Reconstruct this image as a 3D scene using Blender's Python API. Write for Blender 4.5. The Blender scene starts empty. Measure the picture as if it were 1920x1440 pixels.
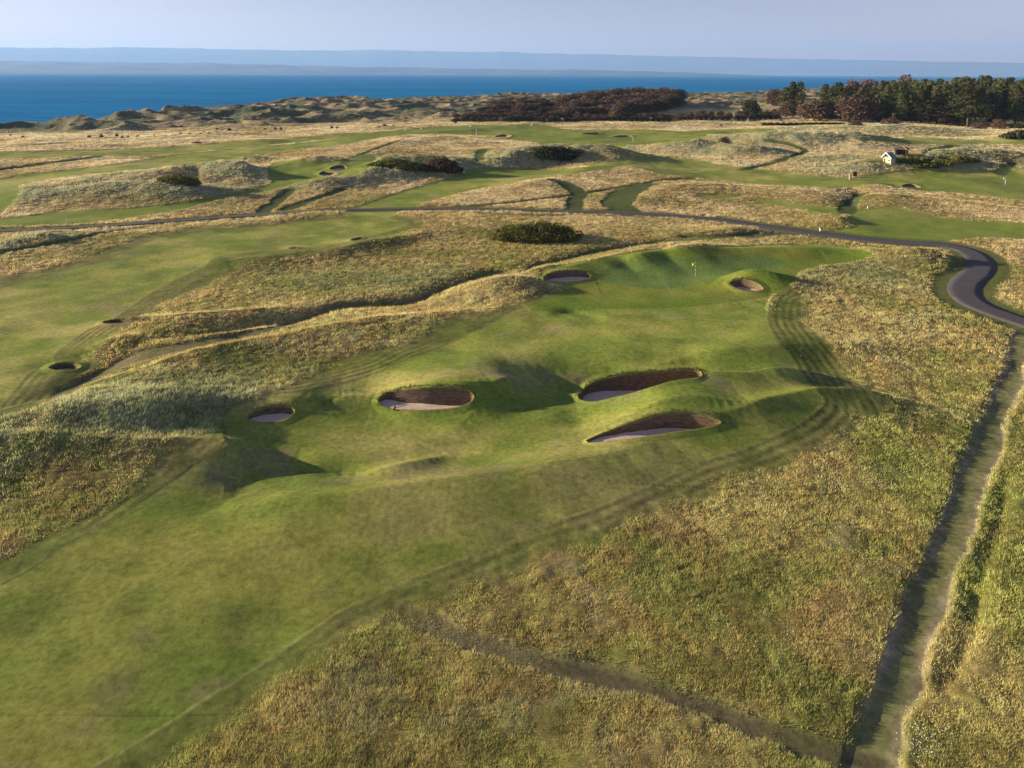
import bpy, math, random, time
import numpy as np
T0 = time.time()
PI = math.pi
R = math.radians
random.seed(7)
rng = np.random.default_rng(11)
scene = bpy.context.scene
col = scene.collection

# ------------------------------------------------------------------ camera
CAMH = 28.0
F = 1333.0                      # focal length in photograph pixels (1920 wide)
PITCH = 0.0                     # verticals stand straight in the photograph: a level camera with a lowered lens
HORY = 137.0
ROLL = R(0.27)
_fw = np.array([0, math.cos(PITCH), -math.sin(PITCH)])
_r0 = np.array([1.0, 0, 0])
_u0 = np.array([0, math.sin(PITCH), math.cos(PITCH)])
_rt = _r0 * math.cos(ROLL) + _u0 * math.sin(ROLL)
_up = _u0 * math.cos(ROLL) - _r0 * math.sin(ROLL)

def ray(px, py):
    d = _fw[:, None] * F + _rt[:, None] * (np.asarray(px, float) - 960) - _up[:, None] * (np.asarray(py, float) - HORY)
    return d
def flat(px, py, z=0.0):
    """where the sight line of a photograph pixel meets the level z"""
    d = ray(px, py)
    t = (np.asarray(z, float) - CAMH) / d[2]
    return d[0] * t, d[1] * t

# ------------------------------------------------------------------ noise
def _h(ix, iy, s):
    v = (ix.astype(np.int64) * 374761393 + iy.astype(np.int64) * 668265263 + s * 974634777) & 0xffffffff
    v = ((v ^ (v >> 13)) * 1274126177) & 0xffffffff
    return ((v ^ (v >> 16)) & 0xffff).astype(np.float32) / 32767.5 - 1.0
def vn(x, y, s=0):
    fx = np.floor(x); fy = np.floor(y)
    ix = fx.astype(np.int64); iy = fy.astype(np.int64)
    u = (x - fx).astype(np.float32); v = (y - fy).astype(np.float32)
    u = u * u * u * (u * (u * 6 - 15) + 10); v = v * v * v * (v * (v * 6 - 15) + 10)
    a = _h(ix, iy, s); b = _h(ix + 1, iy, s); c = _h(ix, iy + 1, s); d = _h(ix + 1, iy + 1, s)
    return (a + (b - a) * u) * (1 - v) + (c + (d - c) * u) * v
def fbm(x, y, o=3, s=0, g=0.5):
    r = 0; a = 1.0; t = 0
    for k in range(o):
        c, sn = math.cos(0.6 * k), math.sin(0.6 * k)
        r = r + a * vn((x * c - y * sn) * 2.0 ** k + 17.3 * k, (x * sn + y * c) * 2.0 ** k - 9.1 * k, s + k)
        t += a; a *= g
    return r / t
def sm(x, a, b):
    t = np.clip((x - a) / (b - a), 0, 1)
    return t * t * (3 - 2 * t)

# ------------------------------------------------------------------ curves
def catmull(P, n=4, closed=False):
    P = np.asarray(P, float); N = len(P); out = []
    rngk = range(N if closed else N - 1)
    for i in rngk:
        if closed: p0, p1, p2, p3 = P[i - 1], P[i], P[(i + 1) % N], P[(i + 2) % N]
        else: p0, p1, p2, p3 = P[max(i - 1, 0)], P[i], P[i + 1], P[min(i + 2, N - 1)]
        for k in range(n):
            t = k / n
            out.append(0.5 * ((2 * p1) + (-p0 + p2) * t + (2 * p0 - 5 * p1 + 4 * p2 - p3) * t * t + (-p0 + 3 * p1 - 3 * p2 + p3) * t ** 3))
    if not closed: out.append(P[-1])
    return np.array(out)
def segdist(x, y, P, closed, need_t=False):
    """distance to a polyline; side>0 = left of its direction; value index along it"""
    n = len(P)
    best = np.full(x.shape, 1e18, np.float32); side = np.zeros(x.shape, np.float32); tt = np.zeros(x.shape, np.float32)
    ins = np.zeros(x.shape, bool)
    if need_t: ws = np.full(x.shape, 1e-30, np.float64); ts = np.zeros(x.shape, np.float64); ss = np.zeros(x.shape, np.float64)
    for i in range(n if closed else n - 1):
        ax, ay = P[i][0], P[i][1]; bx, by = P[(i + 1) % n][0], P[(i + 1) % n][1]
        dx, dy = bx - ax, by - ay; L = dx * dx + dy * dy
        if L < 1e-9: continue
        qx = x - ax; qy = y - ay
        t = np.clip((qx * dx + qy * dy) / L, 0, 1)
        d = (qx - t * dx) ** 2 + (qy - t * dy) ** 2
        m = d < best
        best[m] = d[m]
        if need_t:
            wgt = (1.0 / (d + 1e-3)) ** 3
            ws += wgt; ts += wgt * (i + t); ss += wgt * (dx * (qy - t * dy) - dy * (qx - t * dx)) / (math.sqrt(L) * np.sqrt(d + 1e-4))
        if closed and ay != by:
            c = (ay > y) != (by > y)
            xi = ax + (y - ay) * (dx / dy)
            ins ^= c & (x < xi)
    if need_t: side = (ss / ws).astype(np.float32); tt = (ts / ws).astype(np.float32)
    return np.sqrt(best), side, tt, ins

# ------------------------------------------------------------------ relief
# (photograph x, y, height) of each crest, near width, far width, tall-grass flag
RIDGES = [
 ([(420,937,.3),(460,937,.7),(520,932,1.0),(600,925,1.2),(700,912,1.3),(850,893,1.3),(1000,872,1.3),(1140,855,1.0),(1250,838,.4)],5.5,2.6,0),
 ([(405,838,.4),(430,845,.75),(442,854,.35)],1.3,1.5,0),
 ([(665,886,.2),(735,866,.75),(795,848,.8),(835,838,.3)],1.5,3.0,0),
 ([(-100,858,.9),(0,850,1.0),(150,842,1.1),(300,832,1.2),(400,831,1.0),(470,836,.6),(560,840,.2)],4.5,1.6,0),
 ([(-60,800,1.8),(60,785,1.9),(200,765,1.9),(300,757,1.6),(350,763,1.1),(390,783,.4)],4,5,1),
 ([(440,760,.5),(500,748,.9),(560,746,.9),(620,757,.4)],1.6,3,0),
 ([(640,742,.5),(700,728,1.0),(780,718,1.6),(860,720,1.6),(920,728,1.0)],1.6,6,0),
 ([(870,785,.3),(915,745,.7),(955,716,.5)],2.6,3.0,0),
 ([(960,700,.4),(1040,684,.8),(1120,671,1.3),(1200,663,1.6),(1300,656,1.4),(1400,651,1.3),(1500,648,1.1),(1600,652,.7)],2.6,9,0),
 ([(1080,762,.3),(1160,747,.9),(1240,722,1.7),(1300,708,2.0),(1380,701,2.1),(1440,692,2.0),(1530,700,1.0)],4.5,1.3,0),
 ([(1130,802,.4),(1200,782,1.0),(1270,767,1.4),(1340,772,1.2),(1400,786,.5)],1.4,3,0),
 ([(1060,834,.2),(1180,826,.4),(1300,809,.6),(1380,794,.8),(1450,769,1.0),(1540,746,1.2),(1640,742,1.2),(1700,765,.4)],4,1.3,0),
 ([(1350,522,.5),(1385,511,1.7),(1420,508,2.1),(1460,515,1.7),(1500,522,.6)],3,2.5,0),
 ([(990,510,.9),(1030,500,1.3),(1065,498,1.4),(1095,492,1.4),(1125,485,1.5),(1160,480,1.4),(1200,473,1.9),(1240,470,1.6),(1280,466,1.8),(1330,464,1.0)],4.2,3.6,0),
 ([(1320,478,.7),(1400,469,1.2),(1470,465,1.4),(1540,468,1.2),(1620,476,.7)],3.5,4,0),
 ([(1640,476,1.0),(1700,469,2.0),(1770,472,1.8),(1805,484,.6)],3,3,0),
 ([(157,652,.7),(230,632,1.2),(300,635,1.2),(400,631,1.1),(470,621,.6)],4,2,0),
 ([(250,594,.9),(330,588,1.3),(420,582,1.1),(530,575,.7)],5,2,0),
 ([(60,775,.6),(150,742,1.0),(220,712,1.3),(285,690,1.5),(340,670,1.5),(420,655,1.3),(520,634,1.3),(620,610,1.3),(760,591,1.0),(900,583,.7),(980,580,.3)],7,2.2,0),
 ([(875,538,.9),(920,527,1.7),(980,524,1.6),(1010,530,.8)],3,3,0),
 ([(1000,577,.3),(1200,569,.5),(1400,565,.4)],5,6,0),
 ([(425,487,.7),(500,479,1.0),(560,471,1.0),(640,462,1.3),(700,450,1.2),(790,438,.7)],2.5,5,0),
 ([(-40,470,.6),(60,440,1.2),(80,437,1.5),(110,441,.8)],4,4,1),
 ([(90,355,1),(200,330,2.3),(293,322,3.2),(350,312,3.5),(400,306,4.2),(460,308,4.4),(500,328,1.0)],9,12,1),
 ([(30,370,.8),(130,358,1.6),(200,348,2.6),(270,344,3.0),(333,349,2.6),(410,357,1.2)],7,8,1),
 ([(440,302,1),(470,296,2),(500,299,1)],6,8,1),
 ([(520,306,1.0),(575,297,3.0),(620,297,2.6),(660,302,1.0)],7,9,0),
 ([(550,345,1),(605,333,2.4),(640,334,2.0)],6,8,1),
 ([(650,330,1.2),(700,321,2.6),(760,322,2.2),(800,332,.8)],5,8,1),
 ([(690,312,2),(712,298,4.0),(760,293,4.5),(810,292,4.5),(855,294,4.2),(885,312,1.5)],8,12,1),
 ([(900,300,1),(940,283,3.8),(1000,277,4.3),(1060,272,5.0),(1100,272,5.4),(1150,277,4.6),(1200,286,2.8),(1260,298,1.0)],9,12,1),
 ([(880,310,.6),(930,303,2.0),(980,296,2.4),(1030,303,1.2)],5,5,1),
 ([(1200,272,1.5),(1240,264,3.5),(1290,262,4.2),(1330,266,3.5),(1370,285,1.0)],10,12,1),
 ([(1330,285,1),(1400,279,2.4),(1450,280,2.0),(1490,290,.6)],8,9,1),
 ([(1380,258,2),(1440,247,5),(1500,244,6),(1560,245,5.8),(1620,251,4.6),(1680,259,2.5),(1750,270,1.0)],12,20,1),
 ([(1530,242,1),(1640,236,3.4),(1720,235,3.6),(1800,243,1.0)],14,20,1),
 ([(1560,318,1.0),(1610,307,2.6),(1660,298,3.6),(1720,290,4.0),(1800,284,4.4),(1860,284,4.2),(1960,288,3.8)],7,12,1),
 ([(1700,316,1.0),(1760,311,2.0),(1850,310,2.0),(1960,318,1.6)],4,6,1),
 ([(1840,262,1),(1900,252,3.5),(1980,248,4)],12,18,1),
 ([(1520,300,.6),(1580,291,1.6),(1640,296,.8)],8,8,1),
 ([(930,362,.3),(1010,340,1.6),(1060,342,1.0)],10,8,0),
 ([(1040,340,.4),(1100,318,1.6),(1180,316,1.5),(1250,330,.8)],10,8,0),
 ([(1180,392,.5),(1220,362,1.5),(1300,345,1.8),(1420,350,1.2),(1500,362,.8)],12,8,0),
 ([(1280,440,.6),(1350,430,1.0),(1400,425,.8),(1430,430,.3)],5,4,0),
 ([(1440,400,.5),(1520,395,1.2),(1575,408,1.4),(1590,420,.5)],6,4,0),
 ([(1600,375,.5),(1650,368,1.6),(1750,372,1.4),(1850,384,1.2),(1960,400,1.0)],9,6,0),
 ([(1480,362,.4),(1560,350,1.0),(1640,346,1.4),(1690,352,.8)],8,7,0),
 ([(760,250,.5),(840,243,1.6),(930,238,1.6),(1010,241,1.0)],8,14,0),
 ([(760,300,.3),(700,282,1.0),(780,262,1.6),(900,262,1.2),(960,266,.4)],16,12,0),
 ([(470,420,.2),(560,402,.5),(640,398,.6)],5,4,0),
]
HOLLOWS = [
 ([(470,856,-.3),(500,855,-.45),(540,857,-.3)],2.2,2.0),
 ([(680,890,-.25),(760,868,-.45),(835,845,-.3)],2.2,1.8),
 ([(420,925,-.2),(450,925,-.35),(480,928,-.2)],2.2,2),
 ([(630,885,-.2),(640,884,-.3),(660,882,-.2)],1.2,1.2),
 ([(635,755,-.4),(680,757,-.7),(720,760,-.6)],2.0,2.0),
 ([(1000,742,-1.3),(1040,748,-1.8),(1110,745,-1.8),(1200,728,-1.4),(1280,712,-.8)],2.2,3.0),
 ([(1075,820,-.3),(1085,806,-.45),(1120,790,-.3)],2.4,2.2),
 ([(455,800,-.4),(500,790,-.5),(550,785,-.3)],2.0,2.0),
 ([(1050,598,-.2),(1075,598,-.4),(1110,602,-.2)],1.0,1.0),
 ([(560,870,-.4),(700,850,-.5),(850,840,-.4)],6,6),
 ([(100,692,-.5),(140,690,-.7),(165,688,-.4)],2.5,2.0),
 ([(1370,720,-.2),(1390,738,-.35),(1420,742,-.2)],1.5,1.2),
 ([(1550,700,-.3),(1580,725,-.5),(1600,745,-.2)],3,3),
 ([(0,785,-.3),(83,755,-.35),(143,727,-.4),(200,697,-.4),(250,674,-.45),(300,661,-.5),(367,648,-.6),(467,627,-.7),(550,607,-.7),(633,584,-.8),(740,575,-.8),(783,567,-.8),(813,553,-.8),(873,533,-.8),(923,517,-.6),(973,510,-.5),(1040,494,-.4),(1140,471,-.4),(1273,453,-.3),(1400,444,-.2)],2.2,1.5),
 ([(1830,1130,-.24),(1812,1190,-.24),(1795,1240,-.24),(1765,1305,-.2)],.5,.5),
 ([(1884,900,-.24),(1869,994,-.24),(1835,1087,-.24),(1816,1170,-.24)],.5,.5),
 ([(1692,352,-.5),(1720,353,-.5)],2,2),
 ([(1590,392,-.8),(1598,378,-.9),(1610,368,-.8)],2,3),
 ([(985,242,-.4),(1010,245,-.6),(1050,244,-.4)],5,5),
]
COAST_PX = [(-700,262),(-300,243),(0,231),(60,229),(200,220),(260,213),(300,207),(345,201),(450,193),(560,186),(620,182),(720,184),(900,178),(1000,176),(1290,177),(1400,173),(1480,167),(1560,161),(1700,152),(1900,147)]
_cx, _cy = flat([p[0] for p in COAST_PX], [p[1] + 2 for p in COAST_PX], 0.0)
_cth = np.arctan2(_cx, _cy); _cr = np.hypot(_cx, _cy)
SEA = -6.0

def _prep(lst, hollow=False):
    out = []
    for it in lst:
        P = catmull(it[0], 4)
        x, y = flat(P[:, 0], P[:, 1], P[:, 2])
        out.append((np.stack([x, y], 1), P[:, 2], it[1], it[2], (0 if hollow else it[3])))
    return out
RW = _prep(RIDGES); HW = _prep(HOLLOWS, True)

def coast_d(x, y):
    """metres inland of the shore along the bearing (negative at sea)"""
    th = np.arctan2(x, y); r = np.hypot(x, y)
    c = np.interp(th, _cth, _cr, left=_cr[0], right=_cr[-1])
    c = c + 10 * vn(th * 60, th * 0, 5) + 4 * vn(th * 190, th * 0, 6)
    return np.where(np.abs(th) > 1.7, 400.0, c - r)

def height(x, y, want_marram=False):
    x = np.asarray(x, np.float32); y = np.asarray(y, np.float32)
    r = np.hypot(x, y)
    z = 0.17 * fbm(x / 9, y / 8, 3, 40) + 0.25 * vn(x / 45, y / 45, 41) + 0.045 * vn(x / 2.7 + y * .1, y / 2.0, 42)
    z = z * sm(r, 5, 30)
    # wider swells further off
    z = z + sm(r, 130, 260) * (0.7 * vn(x / 28, y / 26, 43) + 0.35 * vn(x / 11, y / 10, 44))
    mar = np.zeros_like(z)
    for lst in (RW, HW):
        for P, hh, wn, wf, fl in lst:
            m = 2.6 * max(wn, wf)
            k = np.nonzero((x > P[:, 0].min() - m) & (x < P[:, 0].max() + m) & (y > P[:, 1].min() - m) & (y < P[:, 1].max() + m))[0] if x.ndim == 1 else None
            if k is not None and len(k) == 0: continue
            xs, ys = (x[k], y[k]) if k is not None else (x, y)
            d, s, t, _ = segdist(xs, ys, P, False, True)
            rt_ = s
            if fl:
                d = np.maximum(0, d + 0.12 * wn * fbm(xs / (wn * .6), ys / (wn * .6), 2, 61))
            w = wn + (wf - wn) * sm(rt_, -.8, .8)
            q = d / w
            prof = np.exp(-q ** (1.7 if fl or lst is HW else 1.4))
            hv = np.interp(t, np.arange(len(hh)), hh)
            v = hv * prof
            if fl: v = v * (1 + 0.13 * fbm(xs / 5, ys / 5, 2, 62))
            z[k] += v
            if fl: mar[k] = np.maximum(mar[k], np.clip(prof * 1.5, 0, 1))
    # dunes behind the shore
    cd = coast_d(x, y)
    th = np.arctan2(x, y)
    dn = sm(cd, -2, 14) * (1 - sm(cd, 0, 1) * sm(r, 0, 1) * 0)
    zone = dune_zone(x, y, r, th)
    a = fbm(x / 55, y / 38, 3, 70)
    b = 1 - np.abs(fbm(x / 34 + 3, y / 26, 3, 72))
    dune = (2.6 * a + 4.6 * b ** 3 - 1.4) + 1.5 * fbm(x / 11, y / 9, 3, 75)
    z = z + zone * np.maximum(dune, -0.5) * sm(cd, -4, 35)
    # land falls to the sea
    shore = sm(cd, -25, 12)
    z = z * shore + (SEA - 3.0) * (1 - shore)
    return (z, mar, zone) if want_marram else z

_dzx = np.array([-700, -200, 0, 200, 420, 640, 760, 860, 1000, 1300, 1500, 1900, 2400])
_dzy = np.array([262, 257, 252, 250, 243, 236, 230, 222, 214, 208, 200, 190, 180])
_a, _b = flat(_dzx, _dzy, 0.0)
_dth = np.arctan2(_a, _b); _dr = np.hypot(_a, _b)
def dune_zone(x, y, r, th):
    s = np.interp(th, _dth, _dr)
    return sm(r - s, -6, 22 + 0.05 * s) * (np.abs(th) < 1.6)

def land(px, py):
    """the point of the relief seen at a photograph pixel"""
    px = np.atleast_1d(np.asarray(px, float)); py = np.atleast_1d(np.asarray(py, float))
    d = ray(px, py); d = d / np.hypot(d[0], d[1])
    n = len(px)
    t0 = np.full(n, 8.0); done = np.zeros(n, bool); hit = np.full(n, np.nan)
    rs = 8.0 * (1.0 + 0.006) ** np.arange(900)
    X = d[0][:, None] * rs; Y = d[1][:, None] * rs; Z = CAMH + d[2][:, None] * rs
    G = height(X.ravel(), Y.ravel()).reshape(X.shape)
    below = Z < G
    idx = np.argmax(below, 1); idx = np.where(below.any(1), np.maximum(idx, 1), len(rs) - 1)
    g = np.arange(n)
    z0 = (Z - G)[g, idx - 1]; z1 = (Z - G)[g, idx]
    f = np.clip(z0 / np.where(np.abs(z0 - z1) < 1e-9, 1, z0 - z1), 0, 1)
    rr = rs[idx - 1] + f * (rs[idx] - rs[idx - 1])
    return d[0] * rr, d[1] * rr
def h1(x, y): return float(height(np.array([x]), np.array([y]))[0])

# ------------------------------------------------------------------ ground cover regions (photograph outlines laid on the relief)
REG = []
def region(kind, pts, smooth=3):
    P = catmull(pts, smooth, True)
    REG.append([kind, P, None])
def strip(kind, pts, width, smooth=4):
    """pts px,py; width in metres (or per-point third value)"""
    REG.append([kind, catmull(pts, smooth), width])

F1L = [(-60,1140),(0,1103),(100,1042),(180,1000),(250,952),(320,905),(370,870),(405,848),(430,815),(425,790),(440,765),(500,745),(560,738),(640,722),(700,703),(760,677),(810,659),(860,637),(907,614),(940,595),(977,578),(1017,567)]
F1T = [(1040,552),(1063,541),(1020,530),(1010,512),(1040,500),(1100,490),(1160,478),(1220,468),(1290,463),(1400,461),(1500,458),(1570,463),(1640,474),(1600,492),(1540,500),(1500,512),(1490,530),(1460,545)]
F1R = [(1447,556),(1438,580),(1443,613),(1460,647),(1480,667),(1500,697),(1530,737),(1542,751),(1530,767),(1497,793),(1447,818),(1380,847),(1313,870),(1247,900),(1180,928),(1109,956),(1015,990),(940,1020),(865,1050),(752,1095),(677,1129),(637,1147),(560,1198),(480,1252),(412,1294),(319,1354),(244,1399),(180,1436),(60,1510),(-200,1620)]
F1 = F1L + F1T + F1R
SEMI_R = [(1470,540),(1493,560),(1512,577),(1513,607),(1533,633),(1557,650),(1573,673),(1607,713),(1640,740),(1647,763),(1613,790),(1563,817),(1513,840),(1447,870),(1390,893),(1277,946),(1165,988),(1052,1029),(940,1080),(860,1112),(790,1140),(734,1164),(640,1215),(560,1266),(480,1315),(400,1366),(290,1445),(180,1520),(60,1600),(-200,1700),(-200,1500),(400,1000),(900,800),(1300,700)]
SEMI_L = [(-60,1095),(0,1055),(75,1014),(142,985),(190,950),(244,918),(280,887),(330,850),(350,830),(400,812),(420,790),(430,750),(500,733),(580,715),(640,680),(700,662),(740,648),(790,625),(827,607),(870,592),(907,585),(960,572),(1000,548),(1020,540),(1060,560),(900,680),(600,760),(430,880),(0,1150)]
region('semi', SEMI_R); region('semi', SEMI_L)
F2 = [(-80,560),(0,542),(57,528),(100,513),(187,493),(233,473),(280,453),(300,446),(377,437),(500,425),(620,413),(700,409),(765,418),(735,433),(690,443),(620,459),(500,470),(440,477),(400,484),(383,500),(345,518),(300,540),(253,570),(213,597),(185,610),(157,623),(117,653),(97,673),(110,690),(60,697),(35,720),(0,760),(-120,860)]
SF2 = [(-80,520),(0,520),(57,512),(100,503),(150,490),(200,470),(250,450),(300,438),(377,430),(500,422),(640,402),(720,400),(790,418),(760,437),(700,452),(640,470),(540,484),(460,500),(420,520),(370,545),(300,575),(260,600),(230,615),(200,640),(165,665),(180,690),(150,720),(80,760),(0,790),(-120,900)]
region('semi', SF2); region('fair', F2); region('fair', F1)
region('apron', [(1000,585),(1017,567),(1063,541),(1110,530),(1150,500),(1200,478),(1290,466),(1400,464),(1500,462),(1570,466),(1640,476),(1600,492),(1540,500),(1500,512),(1480,540),(1440,556),(1300,575),(1150,580)])
region('green', [(1130,508),(1180,490),(1250,481),(1330,482),(1400,480),(1450,484),(1482,496),(1440,507),(1375,511),(1340,524),(1260,541),(1180,537),(1125,525)])
# far mown ground
region('fair', [(-60,290),(0,285),(80,283),(167,282),(300,276),(433,266),(633,253),(633,259),(500,273),(400,282),(287,292),(200,292),(100,295),(0,300),(-60,304)])
region('fair', [(-60,352),(0,335),(100,322),(233,306),(287,297),(400,283),(520,273),(633,260),(680,256),(740,248),(770,246),(700,262),(633,273),(500,288),(433,300),(350,309),(267,320),(133,331),(50,345),(0,362),(-60,380)])
region('green2', [(-60,430),(-60,380),(0,352),(40,352),(30,375),(10,395),(0,410),(100,399),(233,391),(300,385),(367,376),(430,364),(467,356),(510,343),(500,325),(505,312),(520,304),(567,300),(600,303),(640,300),(673,290),(700,290),(712,305),(690,317),(660,331),(620,332),(570,343),(533,352),(500,360),(433,370),(350,391),(267,406),(233,411),(150,420),(83,423),(0,424)])
region('fair', [(640,405),(655,392),(700,377),(760,357),(830,338),(870,326),(940,322),(1060,322),(1085,326),(1000,336),(960,345),(900,355),(830,372),(780,386),(745,400),(720,412)])
region('green2', [(855,332),(880,318),(960,315),(1060,318),(1170,303),(1180,310),(1090,324),(1000,328),(930,336)])
region('fair', [(1090,312),(1150,300),(1200,296),(1250,295),(1310,300),(1360,311),(1440,320),(1510,328),(1590,334),(1640,328),(1700,318),(1760,318),(1840,320),(1960,322),(1960,378),(1850,368),(1780,362),(1700,356),(1640,346),(1600,352),(1540,352),(1480,350),(1400,345),(1340,337),(1280,333),(1230,325),(1180,313)])
region('green2', [(1720,352),(1730,340),(1780,334),(1850,331),(1960,334),(1960,372),(1850,364),(1780,359)])
region('green2', [(1455,340),(1500,335),(1560,337),(1600,347),(1560,350),(1500,348)])
region('green2', [(1585,412),(1600,398),(1640,388),(1690,390),(1740,402),(1800,412),(1960,424),(1960,452),(1860,446),(1790,452),(1700,452),(1610,442),(1560,430),(1600,425)])
region('green2', [(1295,369),(1340,364),(1400,367),(1350,374)])
region('green2', [(1400,378),(1440,374),(1480,380),(1570,392),(1600,400),(1540,402),(1480,390)])
region('green2', [(640,272),(640,253),(700,249),(773,241),(840,237),(940,234),(1010,234),(1060,242),(1120,247),(1160,256),(1290,263),(1240,270),(1140,271),(1000,267),(940,257),(870,253),(807,251),(740,254),(707,257)])
region('fair', [(950,262),(1000,252),(1080,245),(1160,243),(1280,246),(1330,255),(1280,266),(1180,272),(1050,270)])
region('fair', [(1290,246),(1360,243),(1440,241),(1460,246),(1400,250),(1320,253)])
region('fair', [(1600,262),(1700,256),(1800,262),(1920,262),(1960,268),(1800,272),(1700,270)])
# paths: mown / trodden lines through the long grass
strip('path', [(-60,800),(0,777),(83,753),(143,727),(200,697),(250,673),(300,660),(367,647),(467,627),(550,607),(633,583),(740,575),(783,567),(813,553),(873,533),(923,517),(973,510),(1040,493),(1140,470),(1273,452),(1400,443),(1500,438),(1585,437)], 1.15)
strip('dirt', [(1925,610),(1913,640),(1905,680),(1893,720),(1870,770),(1843,850),(1822,900),(1790,994),(1748,1095),(1713,1180),(1683,1275),(1648,1361),(1635,1440),(1640,1600)], .96)
strip('path', [(690,1132),(734,1148),(800,1172),(865,1196),(977,1230),(1090,1258),(1202,1282),(1277,1309),(1392,1354),(1505,1391),(1580,1412),(1650,1430)], .7)
strip('dirt_shade', [(865,1200),(977,1234),(1090,1262),(1202,1288),(1277,1313),(1392,1356),(1505,1393),(1580,1414),(1640,1425)], .45)
for p, w in [([(677,290),(700,281),(725,272),(757,261)],.9), ([(897,300),(899,291),(907,281)],1.8),
             ([(1040,337),(1062,345),(1078,355),(1086,366),(1078,378),(1073,396)],2.0),
             ([(840,388),(940,382),(1073,366),(1207,344),(1257,337),(1300,336)],1.0),
             ([(1212,346),(1180,358),(1166,370),(1163,385),(1176,398)],3.4),
             ([(543,358),(518,378),(493,398)],1.5), ([(640,356),(600,370),(533,394)],1.5),
             ([(1397,318),(1447,306),(1493,291),(1510,283),(1480,270),(1440,263)],1.4), ([(1700,291),(1727,288),(1760,279),(1790,273)],1.8),
             ([(1540,312),(1580,310),(1643,303),(1700,302)],1.2), ([(1877,325),(1885,315),(1899,307)],1.5),
             ([(-20,480),(0,475),(70,462),(133,450),(200,436),(267,427)],.7), ([(-20,322),(0,319),(60,311),(100,305),(187,294)],1.3),
             ([(17,276),(80,271),(133,267)],1.5),([(190,260),(260,257),(330,254)],1.2),
             ([(1588,398),(1592,385),(1600,375),(1618,364)],1.8), ([(1280,444),(1360,442),(1418,436)],.8),([(900,400),(1000,405),(1100,403),(1200,408)],.6)]:
    strip('gpath', p, w)
ROAD_PX = [(-160,437),(-60,435),(0,433),(100,429),(170,425),(233,421),(300,416),(367,411),(430,406),(500,402),(570,398),(640,395),(740,392),(840,391),(923,393),(1050,397),(1180,402),(1280,408),(1350,414),(1413,423),(1480,432),(1580,444),(1640,450),(1700,455),(1763,459),(1793,464),(1818,473),(1836,490),(1838,506),(1829,519),(1814,530),(1806,543),(1809,558),(1826,571),(1860,586),(1920,606),(1990,630),(2100,668),(2300,740)]
_p = catmull(ROAD_PX, 4)
_x, _y = flat(_p[:, 0], _p[:, 1], 0.0)
ROAD = np.stack([_x, _y], 1)
ROADW = 1.9
for g in REG:
    x, y = land(g[1][:, 0], g[1][:, 1])
    g[1] = np.stack([x, y], 1)
_p = catmull(ROAD_PX, 3)
print('regions', round(time.time() - T0, 1))

# bunkers: rim outline in the photograph, floor drop under the lowest rim point, label
BUNK = [
 ([(464,783),(476,772),(500,764),(526,761),(546,764),(553,772),(546,782),(530,790),(500,794),(474,792)],.12,'small pot bunker with pale sand left of the middle bunkers, beside the tall grass mound'),
 ([(708,752),(722,738),(750,732),(790,729),(830,727),(864,728),(884,736),(889,747),(878,758),(850,766),(800,770),(750,770),(720,764)],.10,'wide oval bunker with pale sand and brown turf wall, left of the central grassy saddle'),
 ([(1082,748),(1092,731),(1118,716),(1160,706),(1200,700),(1250,696),(1295,694),(1318,699),(1316,708),(1295,712),(1268,715),(1235,724),(1190,738),(1150,748),(1110,756)],1.0,'long bunker in deep shadow with near black turf wall, farther of the right hand pair'),
 ([(1096,832),(1124,817),(1160,803),(1200,788),(1235,778),(1275,774),(1315,778),(1345,788),(1352,797),(1310,806),(1260,813),(1190,824),(1140,830)],.12,'long bunker with pinkish sand, nearer of the right hand pair'),
 ([(1018,521),(1030,513),(1050,509),(1075,508),(1096,510),(1108,517),(1102,524),(1080,528),(1045,529),(1025,527)],.35,'bunker with red brown turf wall at the left of the nearest green'),
 ([(1366,531),(1378,526),(1395,524),(1412,528),(1425,535),(1432,543),(1420,546),(1398,546),(1380,541)],.5,'small bunker cut into a round mound right of the nearest green'),
 ([(92,690),(105,684),(125,682),(145,684),(152,691),(140,695),(115,697),(98,695)],.5,'dark bunker in a green hollow at the left edge of the left fairway'),
 ([(190,606),(205,602),(235,598),(262,597),(272,599),(255,604),(225,608),(200,609)],.55,'thin dark bunker slit on the left fairway, farther of the two at the left'),
 ([(657,451),(668,447),(682,446),(676,450),(666,453)],.4,'tiny bunker with brown wall at the far right end of the left fairway'),
 ([(597,326),(607,321),(622,321),(634,326),(625,330),(607,330)],.5,'nearer of two dark bunkers in front of the far left green'),
 ([(617,316),(628,311),(645,310),(651,316),(640,320),(625,320)],.6,'farther of two dark bunkers in front of the far left green'),
 ([(1690,349),(1700,345),(1715,346),(1728,352),(1712,353),(1698,352)],.5,'dark bunker beside the broad green at the right edge'),
 ([(927,256),(938,253),(950,252),(961,255),(950,258),(935,258)],.7,'dark bunker in front of the most distant green'),
 ([(1090,251),(1100,249),(1120,249),(1128,251),(1112,252),(1098,252)],.6,'far bunker slit right of the most distant green, left of a pair'),
 ([(1148,256),(1160,254),(1180,254),(1188,256),(1172,257),(1155,257)],.6,'far bunker slit right of the most distant green, right of a pair'),
 ([(357,269),(370,266),(388,266),(400,268),(385,270),(368,270)],.4,'reddish sandy bunker scrape far off on the left beyond the fairways'),
 ([(540,467),(549,465),(560,466),(552,468)],.3,'very small bunker at the long grass edge of the left fairway'),
]
bunkers = []
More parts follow.
